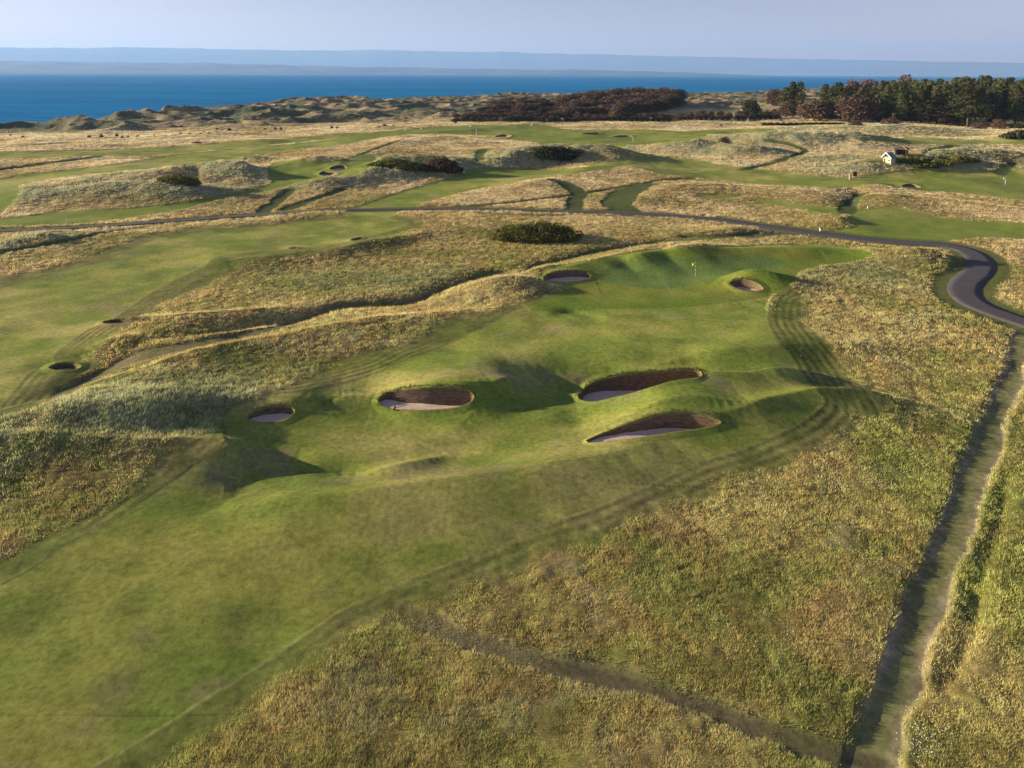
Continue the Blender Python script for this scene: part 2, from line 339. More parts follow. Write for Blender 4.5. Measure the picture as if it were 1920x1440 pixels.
for pts, dep, lab in BUNK:
    P = catmull(pts, 4, True)
    x, y = land(P[:, 0], P[:, 1])
    # keep rim points from leaping behind a crest
    r = np.hypot(x, y); rm = np.median(r)
    d = ray(P[:, 0], P[:, 1]); s = np.hypot(d[0], d[1])
    lim = 1 + 0.10
    r2 = np.clip(r, rm / lim, rm * lim)
    x, y = x * r2 / r, y * r2 / r
    W = np.stack([x, y], 1)
    for _ in range(2): W = (np.roll(W, 1, 0) + 2 * W + np.roll(W, -1, 0)) / 4
    area = 0.5 * np.sum(W[:, 0] * np.roll(W[:, 1], -1) - W[:, 1] * np.roll(W[:, 0], -1))
    if area < 0: W = W[::-1].copy()
    z = height(W[:, 0], W[:, 1])
    bunkers.append(dict(W=W, z=z, fz=float(np.percentile(z, 8)) - dep, r=rm, lab=lab))
print('bunkers', round(time.time() - T0, 1))

def mix(a, b, t):
    return a + (np.asarray(b, np.float32) - a) * t[:, None]

def cover(x, y, zinfo=None):
    """albedo and grass-height masks of the ground"""
    x = np.asarray(x, np.float32); y = np.asarray(y, np.float32)
    r = np.hypot(x, y)
    n = len(x)
    m = {k: np.zeros(n, np.float32) for k in ('semi', 'fair', 'apron', 'green', 'green2', 'path', 'dirt', 'dirt_shade', 'gpath')}
    ruts = np.zeros(n, np.float32); stripe = np.zeros(n, np.float32)
    edge = np.zeros(n, np.float32)
    wob = 0.10 * fbm(x / 1.1, y / 1.1, 2, 90); mwob = fbm(x / .8, y / .8, 2, 92)
    for kind, P, w in REG:
        pad = 1.5 if w is None else w + 1.5
        pad = max(pad, 6) if kind in ('fair',) else pad
        k = np.nonzero((x > P[:, 0].min() - pad) & (x < P[:, 0].max() + pad) & (y > P[:, 1].min() - pad) & (y < P[:, 1].max() + pad))[0]
        if not len(k): continue
        d, s, t, ins = segdist(x[k], y[k], P, w is None, w is not None)
        rk = r[k]
        soft = np.maximum(0.10, rk * 0.0022)
        if w is None:
            sd = np.where(ins, d, -d)
            sd2 = sd + (wob[k] if kind != 'semi' else wob[k] * 3 + 0.5 * vn(x[k] / 3, y[k] / 3, 8))
            if kind == 'semi': soft = soft + 1.1; sd2 = sd2 + .9 * fbm(x[k] / 2.2, y[k] / 2.2, 2, 91)
            v = sm(sd2, -soft, soft)
            if kind == 'fair':
                edge[k] = np.maximum(edge[k], np.exp(-((sd + 0.12) / np.maximum(0.09, rk * .0012)) ** 2) * (rk < 160))
                stripe[k] = np.where(sd < 0.2, np.sin(sd * 2 * PI / .8 + 2.0 * vn(x[k] / 6, y[k] / 6, 71)) * np.exp(-np.abs(sd) / 7), stripe[k])
        else:
            ww = w + wob[k] * 1.5 + 0.25 * w * vn(x[k] / 4, y[k] / 4, 9)
            v = sm(ww - d, -soft - .1, soft + .1)
            if kind in ('path', 'dirt_shade') and len(P) < 50: v = v * sm(d * 0 + np.hypot(x[k] - P[0][0], y[k] - P[0][1]), 0, 5) * (.9 + .1 * mwob[k])
            if kind == 'dirt':
                ruts[k] = np.maximum(ruts[k], np.exp(-((d - 0.75) / 0.28) ** 2))
        m[kind][k] = np.maximum(m[kind][k], v)
    # --- long grass
    big = fbm(x / 30, y / 22, 3, 20); mid = fbm(x / 6.5, y / 5, 3, 24); fine = fbm(x / 1.3, y / 1.3, 3, 28)
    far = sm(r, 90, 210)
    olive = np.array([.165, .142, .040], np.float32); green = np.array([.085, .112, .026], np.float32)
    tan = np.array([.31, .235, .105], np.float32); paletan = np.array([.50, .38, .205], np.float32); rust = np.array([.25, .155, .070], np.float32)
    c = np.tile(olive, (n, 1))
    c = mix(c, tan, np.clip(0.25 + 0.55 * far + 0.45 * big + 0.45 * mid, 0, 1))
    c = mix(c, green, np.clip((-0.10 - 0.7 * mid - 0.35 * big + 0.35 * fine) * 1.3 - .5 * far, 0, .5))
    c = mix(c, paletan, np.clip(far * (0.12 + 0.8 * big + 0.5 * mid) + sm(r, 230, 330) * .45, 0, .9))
    c = mix(c, rust, np.clip((fbm(x / 5 + 50, y / 4, 3, 33) - 0.14) * 1.7 * (1 - 0.6 * far), 0, .30))
    c = mix(c, [.21, .20, .13], np.clip((fbm(x / 3.3 + 50, y / 2.4, 3, 35) - 0.3) * 1.2, 0, .2))
    # greener, lusher strip at the right foreground
    lush = sm(x, 22, 27) * (1 - sm(y, 48, 75)) + 0.5 * (1 - sm(y, 22, 34))
    c = mix(c, np.array([.125, .150, .028], np.float32), np.clip(lush * (.55 + .5 * mid), 0, .75))
    # lusher dull green patch of long grass beyond the sunken path
    for (cx, cy, rx, ry) in LUSH:
        c = mix(c, [.115, .13, .050], np.exp(-((x - cx) / rx) ** 2 - ((y - cy) / ry) ** 2) * np.clip(.75 + .8 * mid, 0, 1))
    if zinfo is not None:
        mar, zone = zinfo
        c = mix(c, [.19, .20, .11], mar * np.clip(.72 + .7 * mid, 0, 1))
        dn = mix(np.tile(np.array([.20, .155, .09], np.float32), (n, 1)), [.085, .10, .055], np.clip(.5 + 1.6 * fbm(x / 24, y / 20, 3, 51), 0, 1))
        dn = mix(dn, [.34, .25, .15], np.clip(1.6 * (fbm(x / 17, y / 15, 3, 55) - .22), 0, .7))
        c = c * (1 - zone[:, None]) + dn * zone[:, None]
    c = c * 1.12 * (1 + 0.34 * fine)[:, None] * (1 + 0.22 * vn(x / .45, y / .45, 31))[:, None]
    # --- mown ground
    p1 = fbm(x / 7, y / 4.5, 3, 80); p2 = fbm(x / 2.2, y / 1.6, 2, 84)
    fair = np.tile(np.array([.165, .160, .042], np.float32), (n, 1))
    fair = mix(fair, [.105, .132, .028], np.clip(.42 - 1.1 * p1 - .3 * p2, 0, 1))
    fair = mix(fair, [.215, .188, .072], np.clip((p1 + .4 * vn(x / 19, y / 13, 86) - .12) * 1.5, 0, .75))
    fair = mix(fair, [.15, .12, .075], np.clip((fbm(x / 4.5 + 9, y / 3.5, 3, 88) - .28) * 2.0, 0, .5))
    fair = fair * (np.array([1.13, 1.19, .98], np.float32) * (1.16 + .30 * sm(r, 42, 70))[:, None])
    fair = fair * (1 + .10 * fine + .12 * p2 + .06 * vn(x / .35, y / .35, 37))[:, None]
    semi = mix(np.tile(np.array([.140, .160, .036], np.float32), (n, 1)), [.225, .195, .072], np.clip(.30 + .8 * p1 + .4 * mid, 0, .85))
    semi = mix(semi, [.080, .115, .024], np.clip(-.7 * mid - .3 * fine, 0, .7))
    semi = semi * (1 + .26 * fine + .36 * stripe * np.clip(.5 + 1.3 * mid + .6 * fine + .7 * sm(x, 20, 30), 0, 1.3) + .12 * vn(x / .5, y / .5, 36))[:, None]
    apron = mix(np.tile(np.array([.135, .195, .026], np.float32), (n, 1)), [.22, .225, .045], np.clip(.3 + p1, 0, 1))
    green_ = np.array([.135, .195, .048], np.float32) * (1 + .05 * p2)[:, None]
    g2 = mix(np.tile(np.array([.175, .225, .040], np.float32), (n, 1)), [.245, .245, .070], np.clip(.25 + .9 * p1, 0, 1))
    rough = 1 - m['semi']
    c = c * rough[:, None] + semi * m['semi'][:, None]
    for k, cc in (('fair', fair), ('apron', apron), ('green2', g2), ('green', green_)):
        c = c + (cc - c) * m[k][:, None]
    mown = np.maximum.reduce([m['fair'], m['apron'], m['green'], m['green2']])
    c = mix(c, [.23, .215, .085], edge * .55 * (1 - .0 * mown))
    pc = mix(np.tile(np.array([.115, .128, .042], np.float32), (n, 1)), [.19, .155, .085], np.clip(.45 + .9 * mid, 0, 1)) * (1 + .2 * fine)[:, None]
    c = c + (pc - c) * m['path'][:, None]
    gp = np.tile(np.array([.075, .095, .032], np.float32), (n, 1)) * (1 + .2 * fine)[:, None]
    c = c + (gp - c) * m['gpath'][:, None]
    dc = mix(np.tile(np.array([.185, .190, .066], np.float32), (n, 1)), [.29, .24, .15], np.clip(ruts * (.65 + .7 * fine + .4 * mid) + .1, 0, 1)) * (1 + .3 * fine + .15 * vn(x / .3, y / .3, 38))[:, None]
    c = c + (dc - c) * m['dirt'][:, None]
    c = mix(c, [.095, .08, .045], m['dirt_shade'] * np.clip(.75 + .6 * fine, 0, 1))  # trodden line of the crossing track, its shadow painted in dark brown
    # verge of the tarmac road
    k = np.nonzero((x > ROAD[:, 0].min() - 9) & (x < ROAD[:, 0].max() + 9) & (y > ROAD[:, 1].min() - 9) & (y < ROAD[:, 1].max() + 9))[0]
    rd = np.full(n, 99, np.float32)
    if len(k): rd[k] = segdist(x[k], y[k], ROAD, False)[0]
    verge = sm(rd, ROADW + 2.2 + wob * 6, ROADW + 1.4) * (x > 40) + sm(rd, ROADW + .6, ROADW + .2) * (x <= 40)
    verge = np.clip(verge, 0, 1)
    c = mix(c, [.10, .12, .035], verge * .8)
    long = np.clip((1 - m['semi'] * .8) * (1 - mown) * (1 - m['path']) * (1 - m['gpath']) * (1 - m['dirt']) * (1 - m['dirt_shade'] * .7) * (1 - verge), 0, 1)
    return np.clip(c, .006, 1), long, m, rd

LUSH = []
for (px, py, rx, ry) in [(720,522,16,5),(640,530,10,5),(1620,520,14,7),(350,500,10,4),(120,800,12,5)]:
    _x, _y = flat(px, py); LUSH.append((float(_x[0]), float(_y[0]), rx, ry))

# ------------------------------------------------------------------ object helpers
def tag(o, label=None, cat=None, group=None, kind=None):
    if label: o['label'] = label
    if cat: o['category'] = cat
    if group: o['group'] = group
    if kind: o['kind'] = kind
    return o
def link(o, parent=None):
    col.objects.link(o)
    if parent is not None: o.parent = parent
    return o
def mesh_np(name, V, Fc, mat=None, attrs=None, smooth=True):
    """V (n,3), Fc (m,3) or (m,4)"""
    me = bpy.data.meshes.new(name)
    V = np.ascontiguousarray(V, np.float32); Fc = np.ascontiguousarray(Fc, np.int32)
    me.vertices.add(len(V)); me.vertices.foreach_set('co', V.ravel())
    k = Fc.shape[1]
    me.loops.add(Fc.size); me.loops.foreach_set('vertex_index', Fc.ravel())
    me.polygons.add(len(Fc)); me.polygons.foreach_set('loop_start', np.arange(0, Fc.size, k, dtype=np.int32))
    me.polygons.foreach_set('use_smooth', np.full(len(Fc), smooth))
    me.update(calc_edges=True)
    for an, arr in (attrs or {}).items():
        if arr.ndim == 2:
            a = me.color_attributes.new(an, 'FLOAT_COLOR', 'POINT')
            a.data.foreach_set('color', np.concatenate([arr, np.ones((len(arr), 1))], 1).astype(np.float32).ravel())
        else:
            a = me.attributes.new(an, 'FLOAT', 'POINT'); a.data.foreach_set('value', arr.astype(np.float32))
    if mat: me.materials.append(mat)
    return me
def obj(name, me, parent=None, loc=None):
    o = bpy.data.objects.new(name, me)
    if loc is not None: o.location = loc
    return link(o, parent)
class MB:
    def __init__(s): s.v = []; s.f = []
    def add(s, vs, fs):
        b = len(s.v); s.v += [tuple(map(float, q)) for q in vs]; s.f += [tuple(b + i for i in f) for f in fs]
    def box(s, x0, x1, y0, y1, z0, z1):
        s.add([(x0,y0,z0),(x1,y0,z0),(x1,y1,z0),(x0,y1,z0),(x0,y0,z1),(x1,y0,z1),(x1,y1,z1),(x0,y1,z1)],
              [(0,3,2,1),(4,5,6,7),(0,1,5,4),(1,2,6,5),(2,3,7,6),(3,0,4,7)])
    def tube(s, pts, rad, n=8):
        """pts list of 3d, rad list"""
        rings = []
        pts = [np.array(p, float) for p in pts]
        for i, p in enumerate(pts):
            d = pts[min(i + 1, len(pts) - 1)] - pts[max(i - 1, 0)]; d /= np.linalg.norm(d) + 1e-9
            a = np.cross(d, [0, 0, 1] if abs(d[2]) < .9 else [1, 0, 0]); a /= np.linalg.norm(a); b = np.cross(d, a)
            rings.append([p + (a * math.cos(2 * PI * k / n) + b * math.sin(2 * PI * k / n)) * rad[i] for k in range(n)])
        vs = [q for rr in rings for q in rr]
        fs = [(i * n + k, i * n + (k + 1) % n, (i + 1) * n + (k + 1) % n, (i + 1) * n + k) for i in range(len(rings) - 1) for k in range(n)]
        fs += [tuple(range(n))[::-1], tuple((len(rings) - 1) * n + k for k in range(n))]
        s.add(vs, fs)
    def build(s, name, mat, parent=None, loc=None, smooth=False, bevel=0):
        me = bpy.data.meshes.new(name); me.from_pydata(s.v, [], s.f); me.materials.append(mat)
        if smooth: me.polygons.foreach_set('use_smooth', [True] * len(me.polygons))
        me.update()
        o = obj(name, me, parent, loc)
        if bevel:
            bm_ = o.modifiers.new('bevel', 'BEVEL'); bm_.width = bevel; bm_.segments = 2
        return o
def empty(name, loc, rz=0):
    o = bpy.data.objects.new(name, None); o.location = loc; o.rotation_euler = (0, 0, rz); o.empty_display_size = .5
    return link(o)
def copy_tree(o, kids, parent=None):
    c = o.copy(); col.objects.link(c); c.parent = parent
    for ch in kids.get(o.name, ()): copy_tree(ch, kids, c)
    return c
def kidmap(o, k=None):
    k = {} if k is None else k
    k[o.name] = list(o.children)
    for c in o.children: kidmap(c, k)
    return k

# ------------------------------------------------------------------ materials
def newmat(name):
    m = bpy.data.materials.new(name); m.use_nodes = True
    nt = m.node_tree; b = nt.nodes['Principled BSDF']
    return m, nt, b
def noise_node(nt, scale, detail=4, rough=.6, vec=None):
    n = nt.nodes.new('ShaderNodeTexNoise'); n.inputs['Scale'].default_value = scale; n.inputs['Detail'].default_value = detail; n.inputs['Roughness'].default_value = rough
    if vec is not None: nt.links.new(vec, n.inputs['Vector'])
    return n
def simple(name, c1, c2=None, scale=3.0, rough=.85, bump=.0, bscale=None, rand=0.0, spec=.2, trans=0.0, objcoord=True):
    m, nt, b = newmat(name)
    tc = nt.nodes.new('ShaderNodeTexCoord')
    vec = tc.outputs['Object'] if objcoord else None
    n = noise_node(nt, scale, 5, .65, vec)
    rp = nt.nodes.new('ShaderNodeValToRGB')
    rp.color_ramp.elements[0].position = .32; rp.color_ramp.elements[1].position = .68
    rp.color_ramp.elements[0].color = (*c1, 1); rp.color_ramp.elements[1].color = (*(c2 or c1), 1)
    nt.links.new(n.outputs['Fac'], rp.inputs['Fac'])
    out = rp.outputs['Color']
    if rand:
        oi = nt.nodes.new('ShaderNodeObjectInfo')
        mr = nt.nodes.new('ShaderNodeMapRange'); mr.inputs['To Min'].default_value = 1 - rand; mr.inputs['To Max'].default_value = 1 + rand
        nt.links.new(oi.outputs['Random'], mr.inputs['Value'])
        hs = nt.nodes.new('ShaderNodeHueSaturation'); nt.links.new(mr.outputs['Result'], hs.inputs['Value'])
        mr2 = nt.nodes.new('ShaderNodeMapRange'); mr2.inputs['To Min'].default_value = .5 - rand * .06; mr2.inputs['To Max'].default_value = .5 + rand * .06
        ml = nt.nodes.new('ShaderNodeMath'); ml.operation = 'MULTIPLY'; ml.inputs[1].default_value = 7.13
        fr = nt.nodes.new('ShaderNodeMath'); fr.operation = 'FRACT'
        nt.links.new(oi.outputs['Random'], ml.inputs[0]); nt.links.new(ml.outputs[0], fr.inputs[0]); nt.links.new(fr.outputs[0], mr2.inputs['Value'])
        nt.links.new(mr2.outputs['Result'], hs.inputs['Hue']); nt.links.new(out, hs.inputs['Color']); out = hs.outputs['Color']
    nt.links.new(out, b.inputs['Base Color'])
    b.inputs['Roughness'].default_value = rough; b.inputs['Specular IOR Level'].default_value = spec
    if bump:
        nb = noise_node(nt, bscale or scale * 4, 5, .6, vec)
        bp = nt.nodes.new('ShaderNodeBump'); bp.inputs['Strength'].default_value = bump; bp.inputs['Distance'].default_value = .05
        nt.links.new(nb.outputs['Fac'], bp.inputs['Height']); nt.links.new(bp.outputs['Normal'], b.inputs['Normal'])
    return m

# ground: vertex albedo (what grows where) times fine procedural noise
m, nt, b = newmat('grassland'); M_GROUND = m
at = nt.nodes.new('ShaderNodeAttribute'); at.attribute_name = 'albedo'
al = nt.nodes.new('ShaderNodeAttribute'); al.attribute_name = 'longgrass'
geo = nt.nodes.new('ShaderNodeNewGeometry')
mp = nt.nodes.new('ShaderNodeMapping'); mp.inputs['Scale'].default_value = (1, 1, 1); nt.links.new(geo.outputs['Position'], mp.inputs['Vector'])
n1 = noise_node(nt, 2.6, 8, .78, mp.outputs['Vector']); n2 = noise_node(nt, .35, 4, .6, mp.outputs['Vector'])
mr = nt.nodes.new('ShaderNodeMapRange'); mr.inputs['From Min'].default_value = .3; mr.inputs['From Max'].default_value = .7; mr.inputs['To Min'].default_value = .52; mr.inputs['To Max'].default_value = 1.48
nt.links.new(n1.outputs['Fac'], mr.inputs['Value'])
mu = nt.nodes.new('ShaderNodeVectorMath'); mu.operation = 'SCALE'
nt.links.new(at.outputs['Color'], mu.inputs[0]); nt.links.new(mr.outputs['Result'], mu.inputs['Scale'])
nt.links.new(mu.outputs[0], b.inputs['Base Color'])
b.inputs['Roughness'].default_value = .95; b.inputs['Specular IOR Level'].default_value = .06
b.inputs['Sheen Weight'].default_value = 0; b.inputs['Sheen Roughness'].default_value = .6; b.inputs['Sheen Tint'].default_value = (.8, .9, .4, 1)
bp = nt.nodes.new('ShaderNodeBump'); bp.inputs['Distance'].default_value = .06
bs = nt.nodes.new('ShaderNodeMath'); bs.operation = 'MULTIPLY_ADD'; bs.inputs[1].default_value = .55; bs.inputs[2].default_value = .22
nt.links.new(al.outputs['Fac'], bs.inputs[0]); nt.links.new(bs.outputs[0], bp.inputs['Strength'])
nt.links.new(n1.outputs['Fac'], bp.inputs['Height']); nt.links.new(bp.outputs['Normal'], b.inputs['Normal'])

m, nt, b = newmat('long_grass_blades'); M_BLADE = m
at = nt.nodes.new('ShaderNodeAttribute'); at.attribute_name = 'albedo'
nt.links.new(at.outputs['Color'], b.inputs['Base Color']); b.inputs['Roughness'].default_value = .9; b.inputs['Specular IOR Level'].default_value = .08
tr = nt.nodes.new('ShaderNodeBsdfTranslucent'); nt.links.new(at.outputs['Color'], tr.inputs['Color'])
ge = nt.nodes.new('ShaderNodeNewGeometry'); va = nt.nodes.new('ShaderNodeVectorMath'); va.operation = 'MULTIPLY_ADD'
va.inputs[1].default_value = (1, 1, 1); va.inputs[2].default_value = (0, 0, .7); nt.links.new(ge.outputs['Normal'], va.inputs[0])
vn_ = nt.nodes.new('ShaderNodeVectorMath'); vn_.operation = 'NORMALIZE'; nt.links.new(va.outputs[0], vn_.inputs[0]); nt.links.new(vn_.outputs[0], b.inputs['Normal'])
mx = nt.nodes.new('ShaderNodeMixShader'); mx.inputs['Fac'].default_value = .4
nt.links.new(b.outputs[0], mx.inputs[1]); nt.links.new(tr.outputs[0], mx.inputs[2]); nt.links.new(mx.outputs[0], nt.nodes['Material Output'].inputs['Surface'])

M_SAND = simple('bunker_sand', (.54, .40, .31), (.66, .51, .40), 2.2, .95, .5, 9, spec=.1)
M_TURFWALL = None
m, nt, b = newmat('revetted_turf'); M_TURFWALL = m
geo = nt.nodes.new('ShaderNodeNewGeometry')
mp = nt.nodes.new('ShaderNodeMapping'); mp.inputs['Scale'].default_value = (1.4, 1.4, 9); nt.links.new(geo.outputs['Position'], mp.inputs['Vector'])
n1 = noise_node(nt, 1.6, 6, .7, mp.outputs['Vector'])
rp = nt.nodes.new('ShaderNodeValToRGB'); rp.color_ramp.elements[0].position = .35; rp.color_ramp.elements[1].position = .68
rp.color_ramp.elements[0].color = (.045, .031, .019, 1); rp.color_ramp.elements[1].color = (.27, .18, .11, 1)
nt.links.new(n1.outputs['Fac'], rp.inputs['Fac']); nt.links.new(rp.outputs['Color'], b.inputs['Base Color']); b.inputs['Roughness'].default_value = .95
bp = nt.nodes.new('ShaderNodeBump'); bp.inputs['Strength'].default_value = .9; bp.inputs['Distance'].default_value = .08
nt.links.new(n1.outputs['Fac'], bp.inputs['Height']); nt.links.new(bp.outputs['Normal'], b.inputs['Normal'])

M_ASPHALT = simple('asphalt', (.066, .060, .062), (.092, .083, .085), .8, .9, .4, 22, spec=.2)
M_BARK = simple('bark', (.10, .075, .055), (.19, .14, .10), 3, .95, .5)
M_BARKP = simple('pale_bark', (.20, .17, .14), (.30, .25, .20), 3, .95, .3)
def leafmat(name, c1, c2, rand, scale=.35):
    m = simple(name, c1, c2, scale, .85, 0, rand=rand, spec=.12)
    nt = m.node_tree; b = nt.nodes['Principled BSDF']
    tr = nt.nodes.new('ShaderNodeBsdfTranslucent')
    src = b.inputs['Base Color'].links[0].from_socket; nt.links.new(src, tr.inputs['Color'])
    mx = nt.nodes.new('ShaderNodeMixShader'); mx.inputs['Fac'].default_value = .18
    nt.links.new(b.outputs[0], mx.inputs[1]); nt.links.new(tr.outputs[0], mx.inputs[2]); nt.links.new(mx.outputs[0], nt.nodes['Material Output'].inputs['Surface'])
    return m
M_PINE = leafmat('pine_needles', (.045, .058, .024), (.15, .15, .052), .42)
M_RUST = leafmat('copper_leaves', (.085, .052, .038), (.20, .125, .082), .2)
M_DARKLEAF = leafmat('dark_leaves', (.030, .036, .020), (.070, .070, .032), .25)
M_GORSE = leafmat('gorse', (.055, .075, .02), (.22, .21, .05), .2, .6)
M_SCRUB = leafmat('scrub_leaves', (.075, .055, .038), (.13, .10, .055), .3)
print('materials', round(time.time() - T0, 1))

# ------------------------------------------------------------------ ground sheet
def rows():
    r = [.02, 4.0, 8.0, 12.0]
    while r[-1] < 1500:
        q = r[-1]
        step = max(.045, q * q / CAMH * R(0.049))
        if q > 140: step = min(step, max(0.30, 1.25 * (q / 400) ** .6 if q < 700 else 2.4))
        if q < 25: step = 1.0
        if q > 1100: step = 12
        r.append(q + step)
    r += [1700, 2000, 2500, 3200, 4200]
    return np.array(r)
rr = rows()
# fine bearings over the seen sector, coarse behind
fine_th = np.arange(-51, 51, .072)
th = R(1) * np.concatenate([fine_th, np.arange(53, 308, 3.0)])
NR, NC = len(rr), len(th)
print('grid', NR, NC, NR * NC)
TH, RRR = np.meshgrid(th, rr)
X = (RRR * np.sin(TH)).ravel(); Y = (RRR * np.cos(TH)).ravel()
z, mar, zone = height(X, Y, True)
print('height', round(time.time() - T0, 1))
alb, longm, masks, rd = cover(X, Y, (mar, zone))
print('cover', round(time.time() - T0, 1))
rad = np.hypot(X, Y)
# the long grass stands above the mown ground; trodden lines are sunk
lift = 0.13 * longm * (1 - sm(rad, 400, 600)) + .05 * masks['semi'] * (1 - longm)
lift = lift + longm * .09 * fbm(X / .9, Y / .9, 2, 95) * (1 - sm(rad, 120, 220))
lift = lift - .10 * masks['dirt'] - .10 * masks['gpath'] - .05 * masks['path']
zg = z + lift
# road bed
k = np.nonzero(rd < 7)[0]
road_h = None
def smooth_profile(P, it=60):
    h = height(P[:, 0], P[:, 1])
    for _ in range(it):
        h = np.concatenate([h[:1], (h[:-2] + 2 * h[1:-1] + h[2:]) / 4, h[-1:]])
    return h
# resample the road evenly
seg = np.hypot(*np.diff(ROAD, axis=0).T); cum = np.concatenate([[0], np.cumsum(seg)])
s_ = np.arange(0, cum[-1], 1.0)
ROADR = np.stack([np.interp(s_, cum, ROAD[:, 0]), np.interp(s_, cum, ROAD[:, 1])], 1)
for _ in range(4): ROADR[1:-1] = (ROADR[:-2] + 2 * ROADR[1:-1] + ROADR[2:]) / 4
RH = smooth_profile(ROADR)
dd, _s, tt, _i = segdist(X[k].astype(np.float32), Y[k].astype(np.float32), ROADR[::2], False, True)
hr = np.interp(tt, np.arange(len(ROADR[::2])), RH[::2])
w = sm(dd, 6.0, ROADW + .5)
zg[k] = zg[k] * (1 - w) + (hr - .07 + .0) * w
# pits under the bunkers
for B in bunkers:
    W = B['W']; pad = 2
    k = np.nonzero((X > W[:, 0].min() - pad) & (X < W[:, 0].max() + pad) & (Y > W[:, 1].min() - pad) & (Y < W[:, 1].max() + pad))[0]
    if not len(k): continue
    d, s, t, ins = segdist(X[k], Y[k], W, True)
    sd = np.where(ins, d, -d)
    B['m'] = max(.14, B['r'] * .0028)
    kk = k[sd > -B['m']]
    zg[kk] = np.minimum(zg[kk], B['fz'] - .5)
ii = np.arange(NR - 1)[:, None] * NC; jj = np.arange(NC)[None, :]; jn = (jj + 1) % NC
quads = np.stack([ii + jj, ii + NC + jj, ii + NC + jn, ii + jn], -1).reshape(-1, 4)[:, ::-1]
# keep the winding upward
V = np.stack([X, Y, zg], 1)
a, b_, c_ = V[quads[0][0]], V[quads[0][1]], V[quads[0][2]]
if np.cross(b_ - a, c_ - a)[2] < 0: quads = quads[:, ::-1]
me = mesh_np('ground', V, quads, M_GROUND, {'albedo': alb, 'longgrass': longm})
g = obj('ground', me); tag(g, kind='structure')
print('ground', round(time.time() - T0, 1))

# ------------------------------------------------------------------ tarmac road
cr = np.array([-1.0, -.97, -.5, 0, .5, .97, 1.0]) * ROADW
tang = np.gradient(ROADR, axis=0); tang /= np.hypot(tang[:, 0], tang[:, 1])[:, None]
nor = np.stack([-tang[:, 1], tang[:, 0]], 1)
vv = []
for j, c in enumerate(cr):
    p = ROADR + nor * (c * np.interp(ROADR[:, 0], [10, 45], [.50, 1.0])[:, None] + .06 * vn(s_[:len(ROADR)] / 3, s_[:len(ROADR)] * 0 + j, 3)[:, None])
    zz = RH + .03 * (1 - (c / ROADW) ** 2) + (.0 if 0 < j < 6 else -.14)
    vv.append(np.concatenate([p, zz[:, None]], 1))
vv = np.array(vv).transpose(1, 0, 2); n_, m_ = vv.shape[:2]
ia = np.arange(n_ - 1)[:, None] * m_; ja = np.arange(m_ - 1)[None]
q = np.stack([ia + ja, ia + m_ + ja, ia + m_ + ja + 1, ia + ja + 1], -1).reshape(-1, 4)[:, ::-1]
tag(obj('road', mesh_np('road', vv.reshape(-1, 3), q, M_ASPHALT)), kind='structure')

